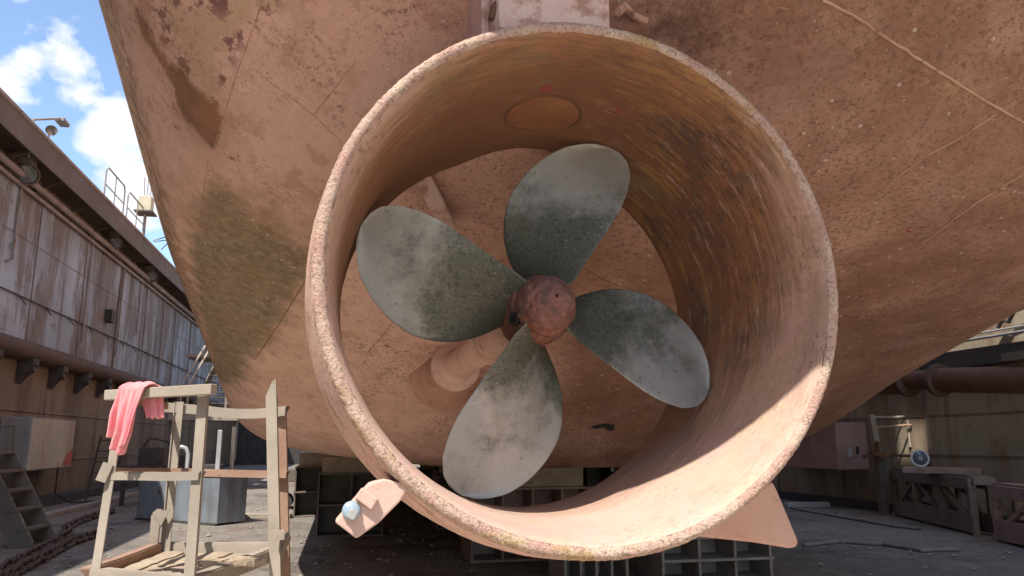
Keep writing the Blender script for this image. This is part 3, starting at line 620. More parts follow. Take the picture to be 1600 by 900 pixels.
a = atZ(1400, 806, 0); b_ = atZ(1528, 838, 0); trestle(a, b_, .98, .32, 'grey brown steel trestle with diagonal braces, the one carrying the round floodlamp', M['trestle'])
a = atZ(1560, 846, 0); b_ = a + (b_ - atZ(1400, 806, 0)) * 1.0; trestle(a, b_, .90, .32, 'reddish steel trestle at right edge beyond the one with the floodlamp', M['block_pink'])
o = tag(MB().box(atZ(1490, 742, 1.0) + Vector((.2, .5, .06)), (1.3, .5, .12), Matrix.Rotation(-.9, 3, 'Z')).build('timber_baulk', M['block_pink'], base=atZ(1490, 742, 1.0), bevel=.02), 'dusty pinkish timber baulk lying across the tops of both steel trestles', 'timber')
# hose, rope and beam on the ground, right
pts = [atZ(x, y_, .03) for x, y_ in ((1235, 793), (1270, 800), (1330, 810), (1398, 822), (1440, 826))]
tag(MB().tube(pts, .03, 8).build('hose', M['rubber'], base=pts[0]), 'thin grey hose lying across ground in front of right trestle', 'hose')
pts = [atZ(x, y_, .03) for x, y_ in ((1255, 852), (1310, 846), (1380, 850), (1440, 860), (1500, 858))]
tag(MB().tube(pts, .028, 8).build('rope', M['rubber'], base=pts[0]), 'faded rope lying on the ground close to the triangular nozzle fin', 'rope')
tag(MB().bar(atZ(1228, 789, .06), atZ(1294, 788, .06), .2, .12).build('floor_beam', M['galv'], base=atZ(1228, 789, 0), bevel=.01), 'short pale beam on the ground under the pink wall box', 'beam')

# ------------------------------------------------------------------ the ship
SHIP = empty('ship', (2.6, 8, 0), 'pink rust stained ship hull with ring nozzle and four bladed propeller, filling the dock', 'ship')
XCEN = 2.61; SL = 3.627; SM = 2.4983
zk = np.array([0, .12, .3, .55, 1.0, 1.8, 3.0, 3.18, 3.42, 4.5])
Yk = np.array([8.55, 8.15, 7.75, 7.30, 6.25, 3.50, 1.87, 1.50, .50, .50]); Bk = np.array([1.9, 3.2, 3.69, 3.98, 4.06, 4.08, 4.25, 4.3, 3.05, 3.05])
zs = np.linspace(-.3, 4.9, 1041); ke = np.exp(-.5 * (np.arange(-60, 61) * .005 / .10) ** 2); ke /= ke.sum()
def smoothk(vals):
    ext = np.interp(zs, zk, vals); ext = np.where(zs < 0, vals[0] + (vals[1] - vals[0]) / zk[1] * zs, ext)
    ext = np.where(zs > 4.5, vals[-1], ext)
    e2 = np.pad(ext, 60, mode='edge'); return np.convolve(e2, ke, mode='valid')
Ys, Bs = smoothk(Yk), smoothk(Bk)
ZB = -.29 + EYE
zrow = np.concatenate([np.linspace(0, .5, 36), np.linspace(.52, 4.4, 150), [5.2, 6.4, 7.6]])
tcol = np.linspace(-1, 1, 321)
T = np.sign(tcol) * np.abs(tcol) ** 1.15
aa = T * math.pi / 2
sx = np.sign(aa) * np.abs(np.sin(aa)) ** (2 / SM); cy = np.abs(np.cos(aa)) ** (2 / SM)
ext = np.array([.3, .7, 1.2, 2, 3, 4.5, 7, 12, 20, 30])
hv = []; 
for z in zrow:
    Ya, B = np.interp(z, zs, Ys), np.interp(z, zs, Bs)
    X = XCEN + B * sx; Y = Ya + SL * (1 - cy)
    X = np.concatenate([np.full(10, X[0]), X, np.full(10, X[-1])]); Y = np.concatenate([Y[0] + ext[::-1], Y, Y[-1] + ext])
    hv.append(np.stack([X, Y, np.full_like(X, z + ZB)], -1))
hv = np.array(hv); nr, nc = hv.shape[:2]
# gentle dents between frames
for i in range(nr):
    for j in range(nc):
        p = hv[i, j]; hv[i, j, 1] += .03 * mnoise.noise(Vector(p * .8)) + .008 * mnoise.noise(Vector(p * 3.1))
h = MB(); h.v = [Vector(q) for q in hv.reshape(-1, 3)]
h.f = [(i * nc + j, i * nc + j + 1, (i + 1) * nc + j + 1, (i + 1) * nc + j) for i in range(nr - 1) for j in range(nc - 1)]
h.f += [tuple(range(nc))[::-1], tuple((nr - 1) * nc + j for j in range(nc)), tuple(i * nc for i in range(nr)) + tuple(i * nc + nc - 1 for i in reversed(range(nr)))]
bvh = BVHTree.FromPolygons(h.v, h.f[:-3])
def onhull(x, y):
    loc, nor, _, dist = bvh.ray_cast(O, ray(x, y).normalized())
    if loc is None: return None, None
    if nor.dot(ray(x, y)) > 0: nor = -nor
    return loc, nor
def hpts(px, lift=0.):
    out = []
    for a, b_ in zip(px, px[1:] + px[-1:]):
        n = max(1, int(math.hypot(b_[0] - a[0], b_[1] - a[1]) / 12))
        for i in range(n):
            q, nn = onhull(a[0] + (b_[0] - a[0]) * i / n, a[1] + (b_[1] - a[1]) * i / n)
            if q: out.append(q + nn * lift)
    q, nn = onhull(*px[-1]); 
    if q: out.append(q + nn * lift)
    return out
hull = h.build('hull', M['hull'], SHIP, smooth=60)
# stain masks: signed distance (metres, inside positive) to outlines on the hull seen square on from aft
def signed(poly, P):
    poly = np.array(poly); d = np.full(len(P), 1e9); ins = np.zeros(len(P), bool)
    for i in range(len(poly)):
        a, b_ = poly[i - 1], poly[i]; e = b_ - a; w = P - a
        tt = np.clip((w @ e) / max(e @ e, 1e-9), 0, 1); d = np.minimum(d, np.linalg.norm(w - tt[:, None] * e, axis=1))
        c1 = (a[1] <= P[:, 1]) & (b_[1] > P[:, 1]) & (np.cross(e, w) > 0); c2 = (a[1] > P[:, 1]) & (b_[1] <= P[:, 1]) & (np.cross(e, w) < 0)
        ins ^= (c1 | c2)
    return np.where(ins, d, -d)
V = hv.reshape(-1, 3); PXZ = V[:, [0, 2]]
def mask(name, vals):
    a = hull.data.attributes.new(name, 'FLOAT', 'POINT'); a.data.foreach_set('value', np.asarray(vals, np.float32))
def stain(name, px):
    pts = [onhull(x, y)[0] for x, y in px]; pts = [(q.x, q.z) for q in pts if q]
    s_ = signed(pts, PXZ); s_[V[:, 1] > 13] = -2; mask(name, s_); return pts
stain('algae', [(335, 300), (400, 345), (430, 355), (480, 400), (476, 430), (440, 480), (425, 520), (385, 560), (372, 600), (352, 622), (342, 590), (332, 550), (320, 500), (309, 450), (302, 400), (312, 350)])
stain('streak', [(213, 18), (228, 40), (246, 80), (262, 100), (284, 112), (300, 138), (326, 160), (347, 186), (340, 214), (334, 231), (312, 208), (290, 182), (277, 160), (276, 140), (262, 112), (245, 86), (225, 55)])
stain('tan', [(245, 5), (330, 5), (420, 5), (395, 30), (360, 60), (352, 90), (350, 120), (335, 150), (330, 165), (312, 150), (295, 120), (275, 90), (258, 40)])
stain('gouge', [(920, 667), (945, 661), (962, 664), (958, 669), (966, 672), (950, 674), (944, 668), (930, 670)])
stain('shade_rust', [(950, 5), (1105, 5), (1120, 60), (1090, 110), (1040, 90), (980, 60)])  # rust-specked patch with the shade by the stock painted in
edp = [onhull(x, y)[0] for x, y in ((152, 10), (175, 62), (205, 148), (232, 235), (256, 311), (279, 385), (305, 463), (324, 530), (342, 593))]
edp = [(q.x, q.z) for q in edp if q]
ez = np.array([q[1] for q in edp][::-1]); exx = np.array([q[0] for q in edp][::-1])
wid_ = np.interp(PXZ[:, 1], [2.4, 3.2, 4.2, 4.8], [.03, .06, .16, .30])
mask('edge', np.where(V[:, 1] > 13, -1, wid_ - (PXZ[:, 0] - np.interp(PXZ[:, 1], ez, exx))))
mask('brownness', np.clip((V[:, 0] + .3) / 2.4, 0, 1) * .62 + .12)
def seam(px, r, mat, name='weld_seam', rough=.004):
    q = hpts(px, r * .25)
    if len(q) > 1: MB().tube(q, r, 6).rough(rough, 40).build(name, mat, hull, smooth=True)
MB().span((.6, 6.5, 7.6 + ZB - .02), (5.6, 36, 14.2)).build('added_shade_block', M['stock'], SHIP)  # added unseen block that shades the right side of the dock
ws = MB(); ws.span((5.5, 3.2, 8.8), (5.6, 6.497, 19.4)); ws.span((5.5, 6.5, 14.203), (5.6, 6.6, 19.4)); ws.span((5.5, 7.6, 14.203), (5.6, 36, 19.4)); ws.span((5.5, 6.603, 14.203), (5.6, 7.597, 17.5)); ws.span((5.5, 6.603, 18.5), (5.6, 7.597, 19.4))
ws.build('added_sun_mask', M['stock'], SHIP)  # added unseen screen, its opening lets one sun patch reach the right wall
seam([(412, 0), (372, 110), (348, 186), (333, 236)], .0035, M['bead'])
seam([(326, 250), (314, 320), (302, 400)], .0025, M['bead'])
seam([(1285, 0), (1330, 22), (1380, 55), (1460, 108), (1540, 158), (1600, 192)], .008, M['bead'], rough=.006)
seam([(1556, 178), (1500, 215), (1450, 242), (1400, 278), (1340, 328)], .005, M['bead'], rough=.004)
seam([(556, 95), (490, 180)], .003, M['bead']); seam([(400, 110), (490, 180), (535, 224)], .003, M['bead'])
seam([(486, 425), (430, 515), (398, 562)], .0035, M['groove']); seam([(1600, 270), (1520, 320), (1440, 380)], .006, M['bead'])
seam([(575, 550), (600, 522), (630, 480)], .003, M['groove']); seam([(905, 415), (950, 440), (1040, 470)], .003, M['groove'])

# nozzle -------------------------------------------------------
NC = Vector((.868, 0, .604 + EYE)); YA = 2.61
NOZ = bpy.data.objects.new('nozzle', None)
prof_in = [(.958, .013), (.949, .030), (.942, .060), (.938, .10), (.932, .16), (.926, .26), (.921, .40), (.917, .55), (.914, .72), (.912, .95), (.915, 1.12), (.921, 1.26), (.930, 1.34)]
prof_rim = [(.958, .013), (.963, .007), (.970, .002), (.983, .0), (.995, .006), (1.003, .022), (1.004, .045)]
prof_out = [(1.004, .045), (1.012, .10), (1.028, .22), (1.042, .40), (1.05, .65), (1.05, 1.0), (1.045, 1.18), (1.03, 1.30), (.985, 1.36), (.95, 1.365), (.930, 1.34)]
def dens(pr, step):
    out = []
    for a, b_ in zip(pr, pr[1:]):
        n = max(1, int(math.hypot(b_[0] - a[0], b_[1] - a[1]) / step))
        out += [(a[0] + (b_[0] - a[0]) * i / n, a[1] + (b_[1] - a[1]) * i / n) for i in range(n)]
    return out + [pr[-1]]
def ringpart(name, prof, mat, parent, step, nn, amp, sc_):
    pr = dens(prof, step); me = bpy.data.meshes.new(name); vs = []; fs = []; ang = []; dep = []
    for (r_, y_) in pr:
        for k_ in range(nn + 1):
            th = 2 * math.pi * (k_ % nn) / nn + math.pi / 2                  # seam of the texture at the top, under the stock
            p = Vector((NC.x + r_ * math.cos(th), YA + y_, NC.z + r_ * math.sin(th)))
            nv = mnoise.noise(p * sc_) * amp + mnoise.noise(p * sc_ * 2.7) * amp * .5 + mnoise.noise(p * 3) * .003
            p += Vector((math.cos(th), -.4 if name == 'rim' else 0, math.sin(th))) * nv
            vs.append(p); ang.append(th); dep.append(y_)
    w = nn + 1
    fs = [(i * w + k_, i * w + k_ + 1, (i + 1) * w + k_ + 1, (i + 1) * w + k_) for i in range(len(pr) - 1) for k_ in range(nn)]
    me.from_pydata(vs, [], fs)
    uvl = me.uv_layers.new(name='UVMap'); cum = [0]
    for a, b_ in zip(pr, pr[1:]): cum.append(cum[-1] + math.hypot(b_[0] - a[0], b_[1] - a[1]))
    for l in me.loops:
        i, k_ = divmod(l.vertex_index, w); uvl.data[l.index].uv = (2 * math.pi * k_ / nn * .95, cum[i])
    ang, dep = np.array(ang), np.array(dep)
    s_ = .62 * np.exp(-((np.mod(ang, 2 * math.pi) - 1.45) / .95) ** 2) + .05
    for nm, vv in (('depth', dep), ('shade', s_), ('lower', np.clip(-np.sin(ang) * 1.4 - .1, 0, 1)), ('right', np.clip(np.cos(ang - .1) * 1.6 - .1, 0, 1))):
        a = me.attributes.new(nm, 'FLOAT', 'POINT'); a.data.foreach_set('value', vv.astype(np.float32))
    for p in me.polygons: p.use_smooth = True
    me.materials.append(mat); me.update()
    bm = bmesh.new(); bm.from_mesh(me)
    bmesh.ops.remove_doubles(bm, verts=bm.verts, dist=1e-6); bm.to_mesh(me); bm.free()
    o = bpy.data.objects.new(name, me); COL.objects.link(o)
    o.parent = parent
    if parent is SHIP: o.matrix_parent_inverse = Matrix.Translation(-SHIP.location)
    return o
nozzle = ringpart('nozzle', prof_out, M['nozzle_out'], SHIP, .05, 360, .002, 14)
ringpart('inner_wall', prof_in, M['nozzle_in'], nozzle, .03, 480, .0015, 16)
ringpart('rim', prof_rim, M['rim'], nozzle, .005, 1200, .0028, 55)
def rad(ang, r_, y_): return Vector((NC.x + r_ * math.cos(ang), YA + y_, NC.z + r_ * math.sin(ang)))
# round access cover in the crown
cv = MB(); c0 = at(848, 182, 3.29); ca_ = math.atan2(c0.z - NC.z, c0.x - NC.x); yc = c0.y - YA
pin = np.array(prof_in); rin = lambda y: float(np.interp(y, pin[:, 1], pin[:, 0]))
ring = []
for rr, dz in ((0, .010), (.10, .010), (.158, .009), (.172, .004), (.176, -.004)):
    ring.append([rad(ca_ + rr * math.cos(t) / .93, .001 + rin(yc + rr * math.sin(t) * 1.05) - dz, yc + rr * math.sin(t) * 1.05) for t in [2 * math.pi * q / 48 for q in range(48)]])
vs = [v for q in ring for v in q]; cv.add(vs, [(i * 48 + q, i * 48 + (q + 1) % 48, (i + 1) * 48 + (q + 1) % 48, (i + 1) * 48 + q) for i in range(4) for q in range(48)])
cv.build('access_cover', M['cover'], nozzle, smooth=True)
gv = MB(); gv.tube([rad(ca_ + .183 * math.cos(t) / .93, rin(yc + .183 * 1.05 * math.sin(t)), yc + .183 * 1.05 * math.sin(t)) for t in [2 * math.pi * q / 60 for q in range(61)]], .006, 6).rough(.003, 50).build('cover_gap', M['darkrust'], nozzle, smooth=True)
# lower left bracket with a glazed round fitting
br = MB(); y_ = 2.64
ppx = [(642, 758), (624, 785), (592, 817), (557, 842), (523, 816), (554, 780), (577, 756), (600, 748)]
br.prism([at(x, yy, y_) for x, yy in ppx], (0, .10, 0)); br.build('bracket', M['plate_pink'], nozzle, bevel=.006)
MB().prism([at(x, yy, y_ - .025) for x, yy in ((554, 778), (566, 762), (592, 780), (580, 797))], (0, .028, 0)).rough(.002, 60).build('bracket_lug', M['plate_pink'], nozzle, bevel=.004)
pc = at(549, 798, y_ - .003); MB().lathe(pc, (0, -1, .15), [(.030, 0), (.030, .008), (.024, .016), (.012, .020), (.001, .021)], 32).build('anode', M['anode'], nozzle, smooth=85)
MB().box(pc + Vector((.004, -.02, -.008)), (.028, .02, .034), Matrix.Rotation(.5, 3, 'Y')).build('anode_clip', M['galv'], nozzle, bevel=.004)
# fin lower right
fi = MB(); fpx = [(1085, 838), (1120, 800), (1208, 752), (1216, 768), (1246, 840), (1249, 849), (1244, 856), (1234, 857), (1180, 848)]
fi.prism([at(x, yy, 3.05) for x, yy in fpx], (0, .10, 0)); fi.build('fin', M['plate_brown'], nozzle, bevel=.03)
# stock from the crown up into the hull
st = MB(); ys0, ys1 = 2.72, 3.55
pl_ = [at(772, 40, ys0), at(795, -40, ys0), at(958, -40, ys0), at(962, 40, ys0)]
xa, xb = at(775, 30, ys0).x, at(960, 20, ys0).x
st.prism([(xa, ys0, NC.z + .99), (xa - .0, ys0, NC.z + 1.9), (xb, ys0, NC.z + 1.9), (xb + .0, ys0, NC.z + .99)], (0, ys1 - ys0, 0))
st.rough(.004, 6).build('nozzle_stock', M['stock'], SHIP, bevel=.06)
xe = at(747, 30, ys0 + .2).x
MB().span((xe, ys0 + .12, NC.z + .95), (at(766, 30, ys0 + .12).x, ys1 - .1, NC.z + 1.9)).rough(.003, 8).build('stock_plate', M['stock'], SHIP, bevel=.01)
q = MB(); q.tube([at(768, 30, ys0 + .05), at(772, 14, ys0 + .05), at(782, 0, ys0 + .05), at(790, -20, ys0 + .05)], .016, 7).rough(.008, 30); q.build('rust_bead', M['darkrust'], SHIP, smooth=True)
jg = MB(); jg.tube([at(966, 18, 2.9), at(975, 8, 2.95), at(990, 24, 3.0), at(1008, 34, 3.05)], .018, 7).rough(.008, 25); jg.build('weld_scab', M['bead'], SHIP, smooth=True)
# strut plate seen through the nozzle
q0, _ = onhull(712, 385)
s0 = at(655, 262, 4.0); s0b = at(640, 225, 4.0)
MB().bar(at(640, 236, 3.90), at(702, 358, 4.42), .095, .03, (0, -.35, -1)).build('nozzle_strut', M['stock'], SHIP, bevel=.006)
# propeller shaft
ax = Vector((0, 1, 0)); HUBC = Vector((.868, 3.35, .604 + EYE))
sh = MB(); sh.tube([HUBC + ax * .45, HUBC + ax * 4.6], .108, 28); shaft = sh.build('propeller_shaft', M['shaft'], SHIP, smooth=True)
sy, _n, _i, _d = bvh.ray_cast(HUBC, ax)
ye = sy.y if sy else 7.2
MB().lathe((.868, ye - .42, HUBC.z), ax, [(.112, -.12), (.145, -.06), (.190, -.05), (.203, -.035), (.203, .03), (.19, .045), (.155, .05), (.155, .08)], 32).rough(.004, 12).build('shaft_flange', M['shaft'], shaft, smooth=True)
MB().lathe((.868, ye - .34, HUBC.z), ax, [(.15, -.02), (.185, .0), (.20, .14), (.25, .30), (.34, .52)], 32).rough(.006, 9).build('shaft_boss', M['boss'], shaft, smooth=True)
MB().lathe((.868, 4.62, HUBC.z), ax, [(.112, 0), (.130, .02), (.130, .14), (.112, .16)], 28).build('shaft_sleeve', M['shaft'], shaft, smooth=True)

# propeller ----------------------------------------------------
PROP = bpy.data.objects.new('propeller', None); COL.objects.link(PROP); PROP.parent = SHIP; PROP.matrix_parent_inverse = Matrix.Translation(-SHIP.location); PROP.location = HUBC
plus = ([.12, .2, .28, .39, .5, .6, .69, .775, .845, .88, .90, .908], [36, 37, 37.5, 35.3, 30.6, 25.3, 18.4, 11.2, 4.3, -1, -5, -9])
minus = ([.12, .2, .28, .4, .5, .62, .72, .81, .87, .895, .905, .908], [-36, -33, -29, -26.6, -25.4, -24.2, -22.3, -19.8, -16.6, -13.6, -11, -9])
PY, PK = 3.45, .22
def blade(base, tweak):
    rs = list(np.linspace(.12, .80, 40)) + [.80 + .108 * (1 - (1 - u) ** 2) for u in np.linspace(0.06, 1, 18)]
    nc_ = 25; vs = []; sp = []
    for sgn in (1, -1):
        for r_ in rs:
            a, b_ = np.interp(r_, *minus), np.interp(r_, *plus)
            for j in range(nc_):
                u = j / (nc_ - 1); u2 = .5 - .5 * math.cos(math.pi * u); ph = R(a + (b_ - a) * u2); th = R(base) + ph
                tk = (.036 * (1 - r_ / .95) + .006 + .055 * math.exp(-((r_ - .12) / .055) ** 2)) * (4 * u2 * (1 - u2)) ** .45 + .0016
                cam_ = .02 * (1 - (2 * u2 - 1) ** 2) * (r_ / .9)
                y = PY + PK * ph * (1.0 if r_ > .3 else 1.0) + cam_ + sgn * tk * -.5 + .03 * (r_ - .4)
                p = Vector((NC.x + r_ * math.cos(th), y, NC.z + r_ * math.sin(th))); vs.append(p); sp.append((r_ - .15) / .75)
    n1 = len(rs) * nc_; fs = []
    for s_ in range(2):
        for i in range(len(rs) - 1):
            for j in range(nc_ - 1):
                q = (s_ * n1 + i * nc_ + j, s_ * n1 + i * nc_ + j + 1, s_ * n1 + (i + 1) * nc_ + j + 1, s_ * n1 + (i + 1) * nc_ + j); fs.append(q if s_ == 0 else q[::-1])
    for i in range(len(rs) - 1):
        for j in (0, nc_ - 1): fs.append((i * nc_ + j, (i + 1) * nc_ + j, n1 + (i + 1) * nc_ + j, n1 + i * nc_ + j))
    b_ = MB(); b_.add(vs, fs); o = b_.build('blade', M['bronze'], PROP, smooth=60)
    at_ = o.data.attributes.new('span', 'FLOAT', 'POINT'); at_.data.foreach_set('value', np.array(sp, np.float32))
    return o
for bs, tw in ((76, 0), (166, 0), (256, 0), (-14, 0)): blade(bs, tw)
hb = MB(); hb.lathe((NC.x, 0, NC.z), (0, 1, 0), dens([(.001, 3.175), (.035, 3.178), (.068, 3.189), (.097, 3.212), (.119, 3.245), (.132, 3.285), (.137, 3.33), (.138, 3.352), (.145, 3.356), (.154, 3.37), (.156, 3.40), (.158, 3.5), (.153, 3.62), (.14, 3.72), (.117, 3.80)], .008), 140)
def ridge(m_):
    for v in m_.v:
        e = v - Vector((NC.x, 3.45, NC.z)); q = 1 - abs(mnoise.noise(v * 13)) * 2; e.normalize()
        v += e * (.005 * (q ** 3) - .002) + e * .004 * mnoise.cell(v * 30)
    return m_
sub = MB(); sub.v, sub.f = hb.v, hb.f
hub = ridge(sub).rough(.004, 7).rough(.004, 24, 5).rough(.004, 60, 3).build('hub', M['hub'], PROP, smooth=True)
hq = at(808, 497, 3.33); MB().lathe(hq + Vector((.01, .03, 0)), (-.75, -.66, -.1), [(.026, 0), (.026, .035), (.02, .04), (.014, .02)], 16).build('bolt_hole', M['hole'], hub)
MB().lathe(Vector((NC.x + .012, 3.176, NC.z + .02)), (0, -1, 0), [(.008, -.01), (.008, .005), (.004, .006)], 10).build('bolt_hole', M['hole'], hub)

# ------------------------------------------------------------------ keel blocks under the ship
def crib(c, wx, wy, h, label, group, mat, nx=2, nz=2):
    x, y, _ = c; t = empty('keel_block', (x, y, 0), label, 'keel block', group)
    th_ = .03
    for i in range(nx + 1): MB().box((x - wx / 2 + wx * i / nx, y, h / 2), (th_, wy, h)).build('upright_plate', mat, t)
    for i in range(nz + 1): MB().box((x, y - .01, h * i / nz if i else .015), (wx + .06, wy + .04, th_)).build('shelf_plate', mat, t)
    MB().box((x, y + wy * .12, h / 2), (wx - .04, .03, h - .02)).build('web_plate', mat, t)
    return t
crib((4.32, 9.1, 0), 1.36, .8, .50, 'low grey steel keel block with open cells under the nozzle, nearest to the viewer', 'steel keel blocks', M['block'], 3, 2)
crib((2.92, 9.3, 0), .75, .7, .46, 'dark grey ribbed steel keel block just left of the open celled one', 'steel keel blocks', M['block'], 4, 1)
labs = ['steel keel block under the keel seen low through nozzle, first of the row', 'steel keel block under the keel, second of the row behind nozzle', 'steel keel block under the keel, third of the row', 'steel keel block under the keel, fourth of the row', 'steel keel block under the keel, farthest of the row']
for i, lb in enumerate(labs):
    y = 11.2 + i * 2.0
    t = crib((2.6 + .25 * (i % 2), y, 0), 1.7, .9, .96, lb, 'steel keel blocks', M['block_pink'], 4, 2)
    MB().box((2.6 + .25 * (i % 2), y, 1.13), (1.5, .8, .30)).rough(.012, 4).build('timber_cap', M['wood'], t, bevel=.01)
sides = [(.15, 14.5, 'left side dark keel block behind the bracket of the nozzle'), (-.45, 18.2, 'left side dark keel block farther back under the hull'), (.3, 22., 'left side dark keel block deep in the shade under hull'), (5.3, 13.2, 'right side dark keel block hidden behind the nozzle fin'), (5.4, 17.5, 'right side dark keel block deeper under the hull')]
for x, y, lb in sides:
    t = crib((x, y, 0), 1.1, .9, 1.05, lb, 'side keel blocks', M['steel'], 2, 2)
    MB().box((x, y, 1.20), (1.0, .8, .28)).rough(.012, 4).build('timber_cap', M['wood'], t, bevel=.01)
# added dark wall that keeps the far gap under the ship dark
t = tag(MB().span((-7.4, 58, 0), (12.3, 58.6, 6)).build('added_end_blocker', M['black'], base=(2, 58, 0)), 'added dark gate closing the far end of the dock', 'blocker')
# machinery seen in the gap left of the bracket
t = empty('work_trolley', (-1.1, 20, 0), 'low trolley loaded with scrap under the hull beside the stand', 'trolley')
b = MB(); b.span((-1.5, 19.6, .55), (-.1, 20.6, .64)); b.build('trolley_deck', M['stand'], t)
b = MB(); b.span((-1.3, 19.8, .64), (-.9, 20.3, .95)); b.span((-.7, 19.8, .64), (-.35, 20.2, .85)); b.build('load', M['steel'], t, bevel=.03)
for x in (-1.35, -.3):
    for y in (19.75, 20.45): MB().lathe((x, y, .18), (0, 1, 0), [(.05, -.04), (.18, -.04), (.18, .04), (.05, .04)], 18).build('wheel', M['black'], t)
for x in (-1.35, -.3): MB().span((x - .03, 19.7, .2), (x + .03, 20.5, .55)).build('leg', M['steel'], t)
t = tag(MB().bar(atZ(455, 806, .05), atZ(330, 806, .05), .2, .1).build('floor_beam', M['stand'], base=atZ(400, 806, 0), bevel=.01), 'sunlit plank on the ground right of the grey tank', 'beam')

# ------------------------------------------------------------------ work stand with the towel
PA, PBt, PCt, PD = at(186, 612, 4.30), at(325, 606, 3.95), at(432, 612, 4.75), at(275, 628, 5.25)
BA, BB, BC, BD = at(141, 900, 4.24), at(303, 900, 3.90), at(438, 888, 4.72), at(256, 826, 5.22)
zd = BD.z - .12                                                    # deck level
def down(a, b_, z): return a + (b_ - a) * ((z - a.z) / (b_.z - a.z))
t = empty('work_stand', (down(PBt, BB, 0) + down(PD, BD, 0)) / 2, 'dusty beige angle iron work stand with plank deck in the sun at lower left', 'work stand')
def post(pt, pb, a, b_, w=.07, mat='stand'):
    return MB().angle(down(pt, pb, 0), pt, w, .008, a, b_, .022).rough(.0025, 4).build('post', M[mat], t)
ux = (PBt - PA); ux.z = 0; ux.normalize(); uy = (PCt - PBt); uy.z = 0; uy.normalize()
# posts turn a flat flange towards each side of the stand
post(PA, BA, ux, uy, .058); post(PBt, BB, -ux, uy, .062); post(PD, BD, ux, -uy, .07)
post(PCt + Vector((0, 0, -.02)), BC, (-.97, .22, 0), (.25, .97, 0), .064)
tipc = PCt; cx_ = Vector((-.97, .22, 0)); MB().prism([tipc + cx_ * .064 - Vector((0, 0, .03)), tipc - Vector((0, 0, .03)), tipc + Vector((0, 0, .08)) + cx_ * .008, tipc + cx_ * .03 + Vector((0, 0, .06))], (.002, .008, 0)).build('torn_tip', M['stand'], t)
C2t, C2b = at(446, 636, 5.0), at(452, 895, 5.0)
post(C2t, C2b, (-.97, .22, 0), (.25, .97, 0), .05, 'stand_rust')
def railing(p, q, w=.04, h=.042, mat='stand', nm='rail', sag=0.):
    n = 8; m_ = MB(); up = Vector((0, 0, 1)); 
    pts = [p.lerp(q, i / n) - up * sag * math.sin(math.pi * i / n) + up * .006 * mnoise.noise(p.lerp(q, i / n) * 3) for i in range(n + 1)]
    d = (q - p).normalized(); sd = d.cross(up).normalized()
    if sd.y > 0: sd = -sd
    pr = [(0, 0), (0, -h), (.007, -h), (.007, -.007), (-w, -.007), (-w, 0)]
    vs = [v + sd * a + up * b_ for v in pts for a, b_ in pr]
    fs = [(i * 6 + j, i * 6 + (j + 1) % 6, (i + 1) * 6 + (j + 1) % 6, (i + 1) * 6 + j) for i in range(n) for j in range(6)] + [tuple(range(6)), tuple(n * 6 + j for j in range(6))[::-1]]
    m_.add(vs, fs); return m_.build(nm, M[mat], t)
A0, B0 = at(169, 608, 4.22), at(335, 600, 3.86)
MB().bar(A0 - Vector((0, 0, .03)), B0 - Vector((0, 0, .025)), .045, .05).rough(.002, 6).build('rail', M['stand'], t, bevel=.004)
MB().tube([A0 + Vector((.03, -.028, -.03)), A0 + Vector((.03, -.034, -.03))], .006, 8).build('bolt_hole', M['hole'], t)
railing(PA + Vector((0, .05, -.02)), at(262, 628, 5.2), mat='stand_rust'); railing(at(250, 627, 5.25), at(330, 634, 5.2), .05, .06); railing(at(322, 634, 5.2), at(447, 634, 4.95), .05, .06, sag=.02)
mA, mB, mC, mD = at(172, 738, 4.26), at(312, 737, 3.92), at(432, 738, 4.72), at(265, 732, 5.2)
railing(mA, mB, .04, .040); railing(mA + Vector((0, .08, .02)), mD, .04, .04, 'stand_rust'); railing(mD, at(448, 736, 4.95), .045, .042, 'stand_rust')
for pq in (mA,): MB().box(pq + Vector((-.02, -.02, 0)), (.05, .012, .09), Matrix.Rotation(.3, 3, 'Y')).rough(.004, 20).build('clip_plate', M['stand'], t)
MB().prism([at(236, 806, 5.15), at(244, 796, 5.15), at(252, 796, 5.15), at(246, 850, 5.15), at(233, 852, 5.15)], (0, .03, 0)).build('gusset', M['stand'], t)
MB().prism([at(238, 800, 5.14), at(266, 796, 5.14), at(251, 822, 5.14)], (0, .01, 0)).build('gusset', M['stand'], t)
